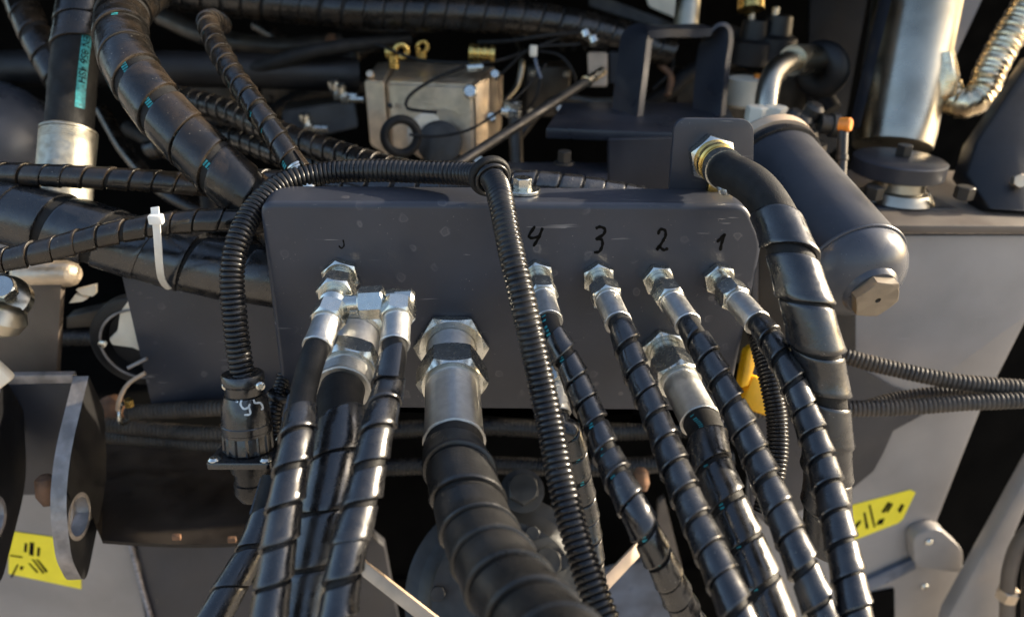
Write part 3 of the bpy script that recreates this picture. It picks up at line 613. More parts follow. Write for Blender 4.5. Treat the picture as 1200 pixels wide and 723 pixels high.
# fittings left of the block
for (x, y, lb) in [(392, 112, 'bright fitting with round cap left of the valve block'), (400, 116, 'bright nipple screwed into the left side of the valve block'), (358, 150, 'dull bright fitting low left of the valve block')]:
    q = U(x, y, 1.0); t = thing('pipe_fitting', lb, 'hose fitting', q, 'bright fittings left of the valve block')
    part('nut', hexnut(q, (1, 0, 0), .014, .012), 'zinc', t); part('stub', lathe(q, (1, -.1, 0), [(0, .005), (.03, .005)], 20), 'zinc', t); part('cap', lathe(q+UP*.006, UP, [(0, .005), (.006, .0075), (.012, .0075), (.014, .005)], 20), 'zinc', t)
part('dark_bracket', frustum(ob(1.0, [(330, 130), (415, 118), (420, 150), (335, 168)]), ob(1.15, [(335, 120), (415, 110), (420, 140), (340, 155)])), 'darkmetal', None, 'dark oily bracket block left of the valve block', 'bracket')
# stud right of block
q = U(604, 190, .93); st = thing('threaded_stud', 'upright steel stud with two nuts right of the valve block', 'stud', q)
part('shaft', lathe(U(606, 205, .93), U(603, 120, .93)-U(606, 205, .93), [(0, .0085), (.08, .0085)], 24), 'darkmetal', st)
part('nut', hexnut(U(601, 137, .93), UP, .019, .009), 'zinc', st); part('nut', hexnut(U(601, 127, .93), UP, .021, .009, .3), 'zinc', st)
part('side_nipple', lathe(U(602, 132, .925), (-1, 0, .1), [(0, .005), (.016, .005)], 20), 'zinc', st)
# rod
A_, B_ = U(528, 198, .80), U(706, 84, .95); rd_ = thing('steel_rod', 'thin steel rod slanting up right with bronze coloured end', 'rod', A_)
L_ = (B_-A_).length
part('shaft', lathe(A_, B_-A_, [(0, .0058), (L_*.88, .0058)], 24), 'darkmetal', rd_)
part('bronze_end', lathe(A_+(B_-A_)*.87, B_-A_, [(0, .0058), (.001, .0075), (.006, .0075), (.007, .0062), (L_*.13, .0062), (L_*.135, .004)], 24), 'foil', rd_)
# terminal strip
tb = thing('terminal_block', 'dusty brown terminal block behind the wires', 'terminal block', U(700, 90, 1.1))
part('terminal_base', frustum(ob(1.05, [(688, 62), (712, 62), (712, 102), (690, 102)]), ob(1.12, [(690, 60), (712, 60), (712, 98), (690, 98)])), 'tan', tb)
part('relay', frustum(ob(1.06, [(714, 60), (740, 64), (740, 98), (714, 98)]), ob(1.15, [(714, 60), (740, 64), (740, 98), (714, 98)])), 'dark', tb)
for i in range(7):
    x = 655+i*13; part('cooling_fin', frustum(ob(1.12+i*.004, [(x, 22), (x+5, 22), (x+7, 60), (x+2, 60)]), ob(1.2, [(x, 22), (x+5, 22), (x+7, 60), (x+2, 60)]), .001), 'darkmetal', tb)
for (x, y) in [(684, 40), (693, 47)]:
    lathething('wire_terminal', 'shiny wire terminal at the end of the bundled wires' if x == 684 else 'second shiny wire terminal beside the terminal block', 'terminal', U(x, y-5, 1.0), U(x+5, y+6, 1.0), [(0, .003), (.2, .0075), (.8, .0075), (1, .003)], 'zinc')

# arch bracket and shelf
ab = thing('arch_bracket', 'grey steel strap bent into a square arch behind the plate', 'bracket', U(790, 150, .93))
pts = [(732, 156), (743, 66), (745.5, 48), (748, 42), (754, 38), (764, 37), (800, 36.5), (824, 36), (833, 37), (838, 41), (839, 50), (836, 72), (829, 150)]
part('bent_strap', strap([U(x, y, .93 if x < 800 else .95) for x, y in pts], .046, .0095, (-.55, 1, 0)), 'slate_far', ab)
sf = thing('shelf_bracket', 'dark slate shelf with a box under it behind the plate', 'bracket', U(720, 190, .86))
def topslab(px, z_from, th, m, parent, name, bev=.0015):
    """horizontal slab whose top face is at the height of the first point"""
    z = U(*z_from).z; pts = []
    for x, y in px:
        r = cam2world(Vector((x-600, y-361.5, F))); pts.append(CAM+r*((z-CAM.z)/r.z))
    return part(name, prism(pts, (0, 0, -th), bev), m, parent)
topslab([(640, 150), (790, 156), (870, 156), (850, 120), (660, 120)], (640, 150, .84), .012, 'slate_far', sf, 'shelf_top')
part('box_front', frustum([U(712, 162, .82), U(790, 160, .82), U(790, 250, .86), U(712, 250, .86)], [U(712, 158, .92), U(790, 158, .92), U(790, 240, .95), U(712, 240, .95)]), 'slate_far', sf)
topslab([(560, 205), (712, 212), (712, 190), (590, 190)], (600, 205, .82), .012, 'slate_far', sf, 'lower_ledge')
bolt(U(661, 192, .82), UP, .014, .012, 'dark bolt standing on the ledge behind the conduit bend', m='darkmetal', rot=.3)
lathething('steel_post', 'vertical steel post at the top edge above the arch bracket', 'post', U(803, 40, 1.05), U(808, -20, 1.05), [(0, .017), (1, .017)], 'chrome')
part('dark_beam', frustum(ob(1.1, [(690, -10), (795, 30), (790, 40), (690, 8)]), ob(1.2, [(690, -10), (795, 30), (790, 40), (690, 8)])), 'darkmetal', None, 'dark beam slanting at the top edge left of the steel post', 'beam')
part('cream_cover', frustum(ob(1.15, [(755, -10), (795, -10), (792, 22), (760, 8)]), ob(1.2, [(755, -10), (795, -10), (792, 22), (760, 8)])), 'cream', None, 'small cream cover at the top edge beside the steel post', 'cover')

# reservoir, pipe and white nuts
rv = thing('reservoir_cup', 'small cream plastic cup behind the arch bracket', 'cup', U(870, 130, 1.0))
part('cup', lathe(U(868, 125, 1.0), UP, [(0, .018), (.004, .022), (.036, .023), (.038, .018)], 32), 'white', rv); part('red_clip', box(U(887, 93, .98), .008, .008, .014, .002), 'orange', rv)
cp = thing('metal_elbow_pipe', 'shiny bent metal pipe with two big pale nuts, upper right', 'pipe', U(895, 150, .92))
path = Path([U(897, 135, .90), U(899, 112, .90), U(906, 88, .91), (U(922, 74, .93)), U(945, 70, .97), U(965, 72, 1.0)])
part('bent_pipe', tube(path, .0135, .004, 32, b=path.len*.62), 'chrome', cp); part('pipe_sleeve', tube(path, .0185, .006, 32, a=path.len*.55), 'chrome', cp)
part('end_ring', torus(U(962, 82, 1.0), (.8, .6, .1), .022, .016), 'dark', cp)
for x in (885, 906): part('pale_nut', hexnut(U(x, 147, .885), UP, .024, .022, .5), 'white', cp)
part('pipe_stem', lathe(U(897, 172, .89), UP, [(0, .012), (.03, .012)], 24), 'darkmetal', cp)
for i, (x, y, lb) in enumerate([(878, 30, 'dark valve with levers at the top edge'), (905, 25, 'second dark valve with bright stem near the top edge')]):
    t = thing('dark_valve', lb, 'valve', U(x, y+30, 1.1))
    part('valve_body', lathe(U(x, y+45, 1.1), UP, [(0, .03), (.03, .03), (.035, .02), (.06, .018), (.062, .008)], 28), 'dark', t); part('stem', lathe(U(x, y+10, 1.08), UP, [(0, .005), (.03, .005), (.032, .003)], 16), 'zinc', t)
    part('stem_nut', hexnut(U(x+8, y+5, 1.07), UP, .014, .01), 'darkmetal', t)
lathething('filler_plug', 'yellowish plug at the top edge between the two dark valves', 'cap', U(880, 12, 1.05), U(880, -4, 1.05), [(0, .018), (.8, .018), (1, .012)], 'brass')
# pump head
ph_ = thing('pump_head', 'oily dark pump head above the accumulator tank', 'pump', U(925, 165, .86))
part('pump_body', lathe(U(930, 190, .86), (-.1, .1, 1), [(0, .034), (.02, .034), (.022, .026), (.034, .024), (.036, .012)], 36), 'darkmetal', ph_)
for (x, y, r_) in [(935, 140, .012), (948, 128, .011), (925, 135, .009)]: part('pump_knob', lathe(U(x, y+10, .86), (.2, -.4, 1), [(0, r_), (.014, r_), (.018, r_*.6)], 24), 'darkmetal', ph_)
part('pump_outlet', lathe(U(960, 145, .85), (1, -.1, -.05), [(0, .011), (.012, .011), (.013, .014), (.02, .014), (.021, .009)], 28), 'darkmetal', ph_)
# sensor
A_, B_ = U(985, 222, .80), U(988, 150, .80); sn = thing('sensor_probe', 'thin upright probe with an orange cap left of the vertical cylinder', 'sensor', A_)
part('probe_rod', lathe(A_, B_-A_, [(0, .0055), (.03, .0055), (.031, .0065), (.036, .0065), (.037, .0055), ((B_-A_).length, .0055)], 24), 'darkmetal', sn)
part('orange_cap', lathe(U(984, 146, .80), (.6, -.6, .1), [(0, .007), (.010, .0075), (.012, .006)], 28), 'orange', sn)
# vertical cylinder
A_, B_ = U(1045, 172, .98), U(1085, -60, .98); vc = thing('hydraulic_cylinder', 'wide chromed cylinder standing on a round flange, upper right', 'cylinder', A_)
part('barrel', lathe(A_, B_-A_, [(0, .048), (.02, .050), (.4, .058)], 48), 'chrome', vc)
part('mount_strip', prism([U(1002, 150, .93), U(1008, 150, .92), U(1050, -20, .92), U(1042, -20, .93)], fwd*.02, .001), 'slate_far', vc)
part('round_flange', lathe(U(1050, 205, .86), UP, [(0, .046), (.002, .050), (.018, .050), (.020, .047)], 56), 'slate_far', vc)
part('bearing', lathe(U(1050, 232, .86), UP, [(0, .040), (.010, .034), (.012, .028), (.03, .026)], 48), 'chrome', vc)
part('bearing_base', box(U(1048, 238, .86), .115, .06, .008, .002), 'slate_far', vc)
part('flange_bolt', hexnut(U(1058, 182, .86), UP, .016, .012), 'darkmetal', vc)
for x in (1022, 1128): part('base_bolt', hexnut(U(x, 233, .83), UP, .018, .014, .3), 'darkmetal', vc)

# foil hose
path = Path([U(1225, -40, .95), U(1205, 5, .95), U(1178, 50, .95), U(1160, 85, .95), U(1150, 110, .95), U(1135, 121, .95), U(1118, 118, .96), U(1108, 104, .97)])
fo = thing('foil_hose', 'crinkled gold foil sleeve bent into a hook, top right', 'hose', U(1140, 110, .95))
part('foil_sleeve', tube(path, lambda d: .0185+.0008*math.sin(d*900)+.0006*math.sin(d*370), .0018, 28), 'foil', fo)
part('foil_end', lathe(U(1100, 118, .96), (-.1, .1, 1), [(0, .010), (.008, .019), (.03, .020), (.05, .013), (.06, .010)], 28, rfun=lambda a, t: 1+.12*math.sin(5*a+t*60)), 'foil', fo)

# black wedge right
wd_ = thing('black_bracket', 'black wedge shaped bracket standing on the pale frame, right edge', 'bracket', U(1180, 230, .85))
part('wedge_plate', prism([U(1132, 205, .86), U(1145, 165, .87), U(1215, 60, .9), U(1230, 60, .9), U(1230, 250, .82), U(1160, 245, .82)], fwd*.03, .003), 'dark', wd_)
part('wedge_bolt', hexnut(U(1192, 212, .83), (-.2, -1, .3), .014, .008), 'alu', wd_)
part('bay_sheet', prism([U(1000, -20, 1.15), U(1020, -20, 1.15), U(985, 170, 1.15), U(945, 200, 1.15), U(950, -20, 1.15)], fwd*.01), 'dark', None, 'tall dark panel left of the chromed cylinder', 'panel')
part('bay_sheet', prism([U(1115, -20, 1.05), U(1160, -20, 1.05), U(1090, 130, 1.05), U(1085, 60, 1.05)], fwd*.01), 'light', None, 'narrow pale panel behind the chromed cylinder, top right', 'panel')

# ------------------------------------------------------------------ accumulator tank
A_, B_ = U(893, 178, .80), U(1000, 315, .655); ad = (B_-A_).normalized(); L_ = (B_-A_).length
tk = thing('accumulator_tank', 'grey painted cylindrical tank with domed end and hex plug, right of the plate', 'tank', A_)
R_ = .0460
part('shell', lathe(A_, ad, [(0, R_*.9), (.006, R_), (L_, R_)], 72), 'slate_far', tk)
part('weld_seam', torus(B_, ad, R_+.0003, .0016, 72, 8), 'tank', tk)
part('domed_end', lathe(B_, ad, [(0, R_*.99)]+[(.034*math.sin(a_*PI/2/10), R_*.99*math.cos(a_*PI/2/10)) for a_ in range(1, 9)]+[(.0335, R_*.28)], 72), 'tank', tk)
part('plug_collar', lathe(B_+ad*.026, ad, [(0, .025), (.004, .0235), (.007, .021)], 48), 'tank', tk)
part('hex_plug', hexnut(B_+ad*.031, ad, .036, .011, .4, hole=.0025, cham=.25), 'plugtan', tk)
part('tan_band', lathe(A_+ad*.012, ad, [(0, R_+.0015), (0, R_+.004), (.012, R_+.004), (.012, R_+.0015)], 72), 'tan', tk)
part('black_band', lathe(A_+ad*.030, ad, [(0, R_), (.001, R_+.003), (.007, R_+.003), (.008, R_)], 72), 'conduit', tk)

# ------------------------------------------------------------------ pale frame, right
fr = thing('machine_chassis', 'machine frame filling the right side, slate lightened to a sunlit tone', 'frame', Q(1080, 600, .14))
YF = .16
def QP(l, Y=YF): return [Q(x, y, Y) for x, y in l]
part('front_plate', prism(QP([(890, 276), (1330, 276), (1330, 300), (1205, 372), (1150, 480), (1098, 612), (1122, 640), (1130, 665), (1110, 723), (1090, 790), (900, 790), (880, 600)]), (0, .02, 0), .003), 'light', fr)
z0 = Q(1080, 270, YF).z
part('top_plate', prism([Vector((Q(890, 270, YF).x, YF-.010, z0)), Vector((Q(1330, 270, YF).x, YF-.010, z0)), Vector((Q(1330, 270, YF).x, YF+.20, z0)), Vector((Q(890, 270, YF).x, YF+.20, z0))], (0, 0, .009), .002), 'brown', fr)
part('recess_shade_plate', prism(QP([(980, 425), (1010, 432), (1050, 455), (1105, 473), (1075, 490), (1047, 505), (1036, 530), (1024, 552), (1000, 572), (900, 615), (880, 600), (880, 430)], YF-.006), (0, .0055, 0), .001), 'slate_far', fr, label='dark slate plate standing for the shaded recess under the conduits')  # dark plate put where the frame is recessed and shaded
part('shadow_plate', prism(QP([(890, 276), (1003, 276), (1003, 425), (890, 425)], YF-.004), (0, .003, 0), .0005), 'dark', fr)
part('stiffener_lip', prism(QP([(1010, 683), (1072, 655), (1074, 667), (1012, 697)], YF-.008), (0, .0075, 0), .001), 'skyblue', fr)
part('slot', prism(QP([(1018, 696), (1048, 690), (1050, 800), (1018, 800)], YF-.004), (0, .003, 0)), 'void', fr)
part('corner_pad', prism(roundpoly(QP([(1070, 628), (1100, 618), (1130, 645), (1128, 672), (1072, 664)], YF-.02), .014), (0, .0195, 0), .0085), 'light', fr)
for x, y in ((1088, 634), (1083, 686)): part('rivet', lathe(Q(x, y, YF-.0205 if y < 660 else YF), NY, [(0, .005), (.002, .005), (.004, .003)], 20), 'zinc', fr)
yl = thing('warning_label', 'yellow sticker with black pictograms on the pale frame, right of the hoses', 'sticker', Q(1035, 605, YF))
lab = prism(QP([(975, 598), (1067, 574), (1073, 577), (1058, 608), (1052, 613), (1003, 632), (975, 640)], YF-.0010), (0, .0008, 0)); part('label_sheet', lab, 'yellow', yl)
def labelmarks(polys, Y, parent):
    for p_ in polys: part('pictogram', prism([Q(x, y, Y) for x, y in p_], (0, .0003, 0)), 'ink', parent, smooth=0)
labelmarks([[(1033, 600), (1041, 588), (1044, 589), (1036, 601)], [(1038, 600), (1044, 590), (1047, 590), (1041, 600)], [(1052, 598), (1057, 590), (1060, 592), (1055, 601)], [(1027, 615), (1030, 609), (1037, 607), (1034, 614)], [(1012, 601), (1014, 600), (1018, 618), (1015, 620)], [(1001, 616), (1008, 609), (1009, 612), (1003, 620)]], YF-.0016, yl)
bm_ = thing('diagonal_beam', 'beam in a sunlit pale tone slanting down at the lower right edge', 'beam', Q(1150, 723, .1))
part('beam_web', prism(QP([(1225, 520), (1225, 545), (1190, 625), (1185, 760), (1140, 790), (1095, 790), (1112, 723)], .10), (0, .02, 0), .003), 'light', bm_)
pp_ = thing('thin_pipe', 'dark pipe with a pale union nut in the lower right corner', 'pipe', Q(1190, 700, .07))
part('pipe', tube(Path([Q(1240, 590, .07), Q(1200, 628, .07), Q(1184, 665, .07), Q(1180, 720, .07), Q(1178, 790, .07)]), .0085, .005, 24), 'brown', pp_)
part('pipe', tube(Path([Q(1225, 590, .06), Q(1207, 650, .06), Q(1205, 790, .06)]), .0065, .005, 24), 'dark', pp_)
part('union_nut', hexnut(Q(1183, 690, .07), -UP, .022, .016, .2), 'alu', pp_)
part('dark_gap_sheet', prism([Q(1205, 372, .30), Q(1330, 300, .30), Q(1330, 800, .30), Q(1050, 800, .30), Q(1050, 500, .30)], (0, .02, 0)), 'void', None, 'black sheet standing for the dark gap between the pale frame and the slanting beam', 'panel')  # black sheet put in for the darkness of the gap
# yellow parts behind plate
yc = thing('yellow_connector', 'yellow plastic connector seen past the right edge of the plate', 'connector', U(880, 440, .75))
part('housing', prism([U(868, 455, .74), U(876, 410, .74), U(884, 404, .74), U(886, 425, .74), U(878, 452, .74)], fwd*.02, .002), 'yellowplastic', yc)
part('housing', prism([U(872, 468, .74), U(882, 438, .74), U(900, 446, .74), U(917, 480, .74), U(906, 490, .74), U(882, 482, .74)], fwd*.02, .004), 'yellowplastic', yc)
lathething('drain_plug', 'small brown round plug in shadow under the plate, right of the leftmost numbered hose', 'plug', U(750, 548, .80), U(754, 575, .80), [(0, .004), (.2, .008), (.7, .008), (1, .004)], 'rust')

# ------------------------------------------------------------------ left middle background
bx = thing('brown_panel', 'dusty taupe steel panel at the left edge under the thick hose', 'panel', Q(20, 440, .16))
part('sheet', plateY([(-60, 322), (72, 330), (66, 445), (-60, 450)], .14, .01), 'brown', bx)
sp = thing('steel_plate', 'large slate painted plate left of the connector, under the thickest hose', 'panel', Q(240, 480, .11))
part('sheet', prism([Q(*p, .14) for p in [(140, 312), (420, 300), (420, 475), (178, 478)]], (0, .008, 0), .001), 'slate', sp)
rc = thing('round_cover', 'dark round cover with a wire rim beside the slate plate', 'cover', Q(150, 395, .20))
rcq = Q(172, 395, .17)
part('cover_disc', lathe(rcq, NY, [(0, .052), (.012, .052), (.014, .048), (.014, .040), (.004, .036)], 56), 'dark', rc)
part('wire_rim', torus(rcq+NY*.016, NY, .040, .0014, 56, 8), 'edge', rc)
part('sunlit_insert', prism([Q(*p, .155) for p in [(150, 352), (140, 366), (137, 388), (127, 398), (131, 405), (155, 408), (182, 420), (190, 352)]], (0, .006, 0), .002), 'cream', rc)  # cream colour carries the sunlight patch inside the cover
part('rim_screw', lathe(Q(121, 402, .14), NY, [(0, .004), (.003, .004), (.004, .002)], 20), 'zinc', rc)
wire('stiff tan wire bent below the round cover', [(170, 437, .76), (150, 450, .76), (140, 468, .76), (138, 480, .77)], .0022, 'tan', None)
wire('short grey wire clip below the round cover', [(150, 431, .76), (160, 426, .76), (172, 420, .76)], .002, 'edge', None)
cb = thing('pipe_clamp', 'small clamp with a bright bolt gripping the dark conduit, left of the connector', 'clamp', U(148, 480, .78))
part('clamp_band', torus(U(146, 484, .785), (1, -.1, 0), .0115, .002, 32, 8), 'zinc', cb); part('clamp_bolt', hexnut(U(152, 476, .77), UP, .008, .008), 'brass', cb)
part('dust_clump', prism([U(112, 470, .86), U(128, 462, .86), U(145, 475, .86), U(140, 492, .86), U(118, 492, .86)], fwd*.02, .005), 'rust', None, 'rusty lug in shadow behind the pipe clamp', 'lug')
# sunlight patches seen through gaps, built as cream coloured pieces
for i, (lb, px_) in enumerate([('small flag shaped piece coloured as a sunlight patch below the thick hose, upper one', [(88, 340), (112, 334), (112, 345), (108, 348), (96, 346)]), ('small piece coloured as a sunlight patch below the thick hose, lower one', [(80, 356), (88, 345), (103, 350), (96, 354)])]):
    part('sun_patch', plateY(px_, .15, .006, .001), 'cream', None, lb, 'lug')
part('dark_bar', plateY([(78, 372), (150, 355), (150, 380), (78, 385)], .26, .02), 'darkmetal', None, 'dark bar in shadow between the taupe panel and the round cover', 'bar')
# left edge fitting with pale pipe
gf = thing('glossy_fitting', 'glossy rounded pipe fitting with a hex cap at the left edge', 'pipe fitting', U(5, 360, .66))
part('hex_cap', hexnut(U(6, 342, .65), (.15, -.6, .7), .020, .012, .2), 'zinc', gf)
part('dome', lathe(U(8, 352, .67), (.15, -.6, .7), [(0, .022), (.008, .021), (.014, .012)], 32), 'chrome', gf)
part('bulb', lathe(U(3, 372, .66), (-.5, -.3, -1), [(-.014, .010), (-.01, .016), (0, .020), (.01, .017), (.016, .008)], 32), 'chrome', gf)
pc = thing('cream_pipe', 'short sunlit cream pipe under the thick hose near the left edge', 'pipe', U(50, 320, .72))
part('pipe', lathe(U(18, 322, .73), (1, 0, .02), [(0, .010), (.004, .013), (.05, .013), (.056, .011), (.060, .006)], 32), 'alu', pc)
part('pale_wedge', prism([Q(x, y, .06) for x, y in [(-30, 405), (4, 436), (14, 446), (-2, 458), (-30, 470)]], (0, .01, 0), .003), 'cream', None, 'pale corner coloured as a sunlight patch at the left edge above the clevis', 'panel')  # sunlight patch put in as cream colour
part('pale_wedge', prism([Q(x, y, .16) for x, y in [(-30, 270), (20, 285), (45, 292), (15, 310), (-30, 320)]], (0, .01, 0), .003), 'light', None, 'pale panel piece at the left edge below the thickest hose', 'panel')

# clevis, lower left
cl = thing('clevis_bracket', 'heavy slate clevis with two holed cheek plates and edges coloured bright as lit, lower left', 'bracket', U(50, 600, .58))
def cheek(pts, D0, depth, hole, hr, nm):
    P0 = [U(x, y, D0) for x, y in pts]; return P0
# right cheek plate: seen edge on, side face to the right
c1 = [U(80, 444, .70), U(103, 440, .70), U(110, 470, .68), U(124, 520, .655), U(123, 560, .64), U(118, 610, .62), U(108, 650, .61), U(98, 688, .605), U(82, 693, .60), U(70, 680, .59), U(62, 640, .585), U(58, 600, .59), U(62, 560, .60)]
# side plate plane: spanned by Y and Z; build in the y-z plane at fixed x with thickness
xR = U(88, 600, .60).x
def sideplate(x, th, pyD, hole_c, hr, hseg=28):
    """cheek in the Y-Z plane; pyD: list of (Y, Z)"""
    P_ = roundpoly([Vector((x, y, z)) for y, z in pyD], [.002, .002, .03, .035, .03], 10)
    n = len(P_); V, Fc = [], []
    hc_ = Vector((x, hole_c[0], hole_c[1])); H = []
    for p_ in P_:
        a_ = math.atan2(p_.z-hc_.z, p_.y-hc_.y); H.append(hc_+Vector((0, math.cos(a_)*hr, math.sin(a_)*hr)))
    T = Vector((th, 0, 0))
    V = P_+[p_+T for p_ in P_]+H+[h_+T for h_ in H]
    for i in range(n):
        j = (i+1) % n
        Fc += [(i, j, n+j, n+i), (i, j, 2*n+j, 2*n+i), (n+i, n+j, 3*n+j, 3*n+i), (2*n+i, 2*n+j, 3*n+j, 3*n+i)]
    return V, Fc
zt = U(95, 440, .70).z; yt = U(95, 440, .70).y
E1 = U(72, 600, .56)
yf, zb = U(80, 690, .53).y, U(80, 690, .53).z
def cheekpx(pxs, x):     # polygon points by photo pixel on the plane X = x
    out = []
    for a, b_ in pxs:
        r = cam2world(Vector((a-600, b_-361.5, F))); out.append(CAM+r*((x-CAM.x)/r.x))
    return out
x1 = U(100, 445, .72).x
q1 = cheekpx([(104, 440), (122, 480), (126, 560), (100, 688), (84, 655), (77, 600), (80, 540)], x1)
hcen = cheekpx([(93, 605)], x1)[0]
def cheek_mesh(poly, hc_, hr, T, rads):
    P_ = roundpoly(poly, rads, 8); n = len(P_); H = []
    for p_ in P_:
        a_ = math.atan2(p_.z-hc_.z, p_.y-hc_.y); H.append(Vector((p_.x, hc_.y+math.cos(a_)*hr, hc_.z+math.sin(a_)*hr)))
    T = Vector(T); V = P_+[p_+T for p_ in P_]+H+[h_+T for h_ in H]; Fc = []
    for i in range(n):
        j = (i+1) % n
        Fc += [(i, j, n+j, n+i), (i, j, 2*n+j, 2*n+i), (n+i, n+j, 3*n+j, 3*n+i), (2*n+i, 2*n+j, 3*n+j, 3*n+i)]
    return V, Fc
ORG_PLACE = None
part('cheek_plate', cheek_mesh(q1, hcen, .022, (-.014, 0, 0), [.001, .001, .03, .02, .01, .02, .03]), 'dark', cl, smooth=30)
part('hole_bushing', lathe(hcen+Vector((-.0145, 0, 0)), (1, 0, 0), [(0, .018), (.001, .0222), (.0148, .0222), (.0148, .018)], 40, caps=False), 'edge', cl)
def rim(ob_):  # rim faces get a lit tone; cheek sides keep a shaded dark
    ob_.data.materials.append(M['edge'])
    for f in ob_.data.polygons:
        if abs(f.normal.x) < .5: f.material_index = 1
rim(bpy.data.objects['cheek_plate'])
x0_ = U(5, 445, .72).x
q0 = [p_+Vector((x0_-x1, 0, 0)) for p_ in q1]
part('cheek_plate', cheek_mesh(q0, hcen+Vector((x0_-x1, 0, 0)), .022, (-.014, 0, 0), [.001, .001, .03, .02, .01, .02, .03]), 'dark', cl, smooth=30)
part('hole_bushing', lathe(hcen+Vector((x0_-x1-.0145, 0, 0)), (1, 0, 0), [(0, .018), (.001, .0222), (.0148, .0222), (.0148, .018)], 40, caps=False), 'edge', cl)
tp = [p_ for p_ in cheekpx([(104, 440), (100, 446)], x1)]
rim(bpy.data.objects['cheek_plate.001'])
part('top_rail', box(tp[0]+Vector(((x0_-x1)/2-.007, .004, -.004)), x1-x0_-.016, .008, .010, .001), 'edge', cl)  # lit top rim, its brightness put into the colour
yw = tp[0].y+.012; part('web_plate', prism([Q(*p, yw) for p in [(-30, 452), (97, 450), (84, 520), (66, 572), (40, 580), (-30, 580)]], (0, .006, 0), .001), 'slate_far', cl)

# lower left frame panels; their pale and dark colours draw a shadow edge
lp = thing('chassis_sheet', 'lower panel in a sunlit pale tone behind the clevis, bottom left', 'panel', Q(90, 723, .16))
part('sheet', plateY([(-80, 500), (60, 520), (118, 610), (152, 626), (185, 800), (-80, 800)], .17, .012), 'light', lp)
ld_ = thing('lower_plate', 'slate panel in a shaded dark tone right of the weld bead, bottom left', 'panel', Q(240, 723, .17))
part('sheet', plateY([(153, 600), (350, 560), (450, 640), (480, 800), (188, 800)], .168, .014), 'slate_far', ld_)
wb_pts = [Q(x, y, .165) for x, y in [(150, 622), (158, 655), (167, 690), (180, 735), (195, 790)]]
wp = Path(wb_pts); part('weld_bead', tube(wp, lambda d: .0026+.0007*math.sin(d*2200)+.0004*math.sin(d*900), .0008, 14), 'weld', ld_)
bl = thing('curved_guard', 'dark brown curved guard plate hanging under the conduits, left', 'guard', U(210, 600, .7))
V, Fc = [], []
rows = [(520, .95, 0), (560, .84, 0), (600, .76, .0), (632, .72, 0)]; n = 24
for (y, D, _z) in rows:
    for i in range(n+1):
        x = 110+i*230/n; yy = y+(6*math.sin(PI*i/n) if y > 620 else 0)-(22 if y > 620 and i < 1 else 0)
        V.append(U(x, yy, D))
for r_ in range(len(rows)-1):
    for i in range(n): Fc.append((r_*(n+1)+i, r_*(n+1)+i+1, (r_+1)*(n+1)+i+1, (r_+1)*(n+1)+i))
m0 = len(V); V += [v+Vector((0, 0, -.004)) for v in V]; Fc += [tuple(i+m0 for i in f) for f in Fc]
for i in range(n): b0 = (len(rows)-1)*(n+1)+i; Fc.append((b0, b0+1, m0+b0+1, m0+b0))
part('guard_sheet', (V, Fc), 'guard', bl)
for x, y in ((207, 629), (272, 632)): part('edge_lug', box(U(x, y, .715), .008, .004, .006, .001), 'rust', bl)
y2 = thing('warning_label', 'yellow sticker with black stripes behind the clevis, lower left', 'sticker', Q(40, 655, .17))
part('label_sheet', plateY([(10, 622), (95, 634), (95, 690), (10, 672)], .1685, .0008, 0), 'yellow', y2)
labelmarks([[(29, 636), (32, 637), (31, 647), (28, 646)], [(35, 635), (40, 636), (39, 651), (34, 650)], [(44, 641), (47, 642), (46, 652), (43, 651)], [(37, 655), (40, 656), (52, 671), (50, 672)], [(42, 655), (45, 656), (56, 669), (54, 671)], [(24, 663), (28, 664), (26, 668), (23, 667)], [(33, 660), (35, 660), (45, 670), (43, 671)]], .1680, y2)
part('amber_knob', lathe(U(52, 556, .72), (.1, -.4, -1), [(0, .004), (.004, .009), (.02, .010), (.03, .005)], 24), 'rust', None, 'small bronze coloured knob seen between the clevis cheeks', 'knob')

# ------------------------------------------------------------------ bottom centre
gh = thing('gear_housing', 'round dark casting with a bolted flange under the hoses, bottom centre', 'housing', Q(560, 723, .16))
gcx = U(592, 700, .78)
gdir = Vector((.0, -.75, .66))
part('casting', lathe(gcx, gdir, [(-.06, .10), (-.01, .10), (0, .088), (.004, .080), (.010, .076), (.012, .060), (.014, .050)], 72), 'castdark', gh)
part('flange_ring', lathe(gcx-gdir*.012, gdir, [(0, .104), (.008, .104), (.010, .101)], 72), 'castdark', gh)
_, gu, gv = basis(gdir)
for i in range(10):
    a_ = 2*PI*i/10+.2; part('flange_bolt', hexnut(gcx+(gu*math.cos(a_)+gv*math.sin(a_))*.070+gdir*.010, gdir, .014, .008, a_), 'castdark', gh)
for lb, a, b_, w_ in (('tan painted bar slanting right below the tee hoses, bottom centre', (415, 658, .70), (520, 740, .66), .0125), ('short tan bar slanting up between the conduit and hose 4, bottom centre', (700, 695, .72), (752, 640, .76), .012)):
    A_, B_ = U(*a), U(*b_); dd = (B_-A_).normalized(); nn2 = dd.cross(fwd).normalized()
    part('tan_bar', prism([A_-nn2*w_/2, B_-nn2*w_/2, B_+nn2*w_/2, A_+nn2*w_/2], fwd*.006, .001), 'tan', None, lb, 'bar', 'tan bars at the bottom')
part('deep_shade_sheet', prism([Q(x, y, .36) for x, y in [(330, 425), (900, 425), (960, 800), (330, 800)]], (0, .01, 0)), 'void', None, 'black sheet standing for the deep shade under the plate', 'panel')  # black sheet put in for the shade below the plate
bolt(U(612, 575, .80), (0, -.6, .8), .030, .012, 'large dark bolt head under the plate, left of the conduit', m='castdark')
bolt(U(640, 660, .78), (0, -.6, .8), .028, .010, 'large dark bolt head low behind the conduit', m='castdark')
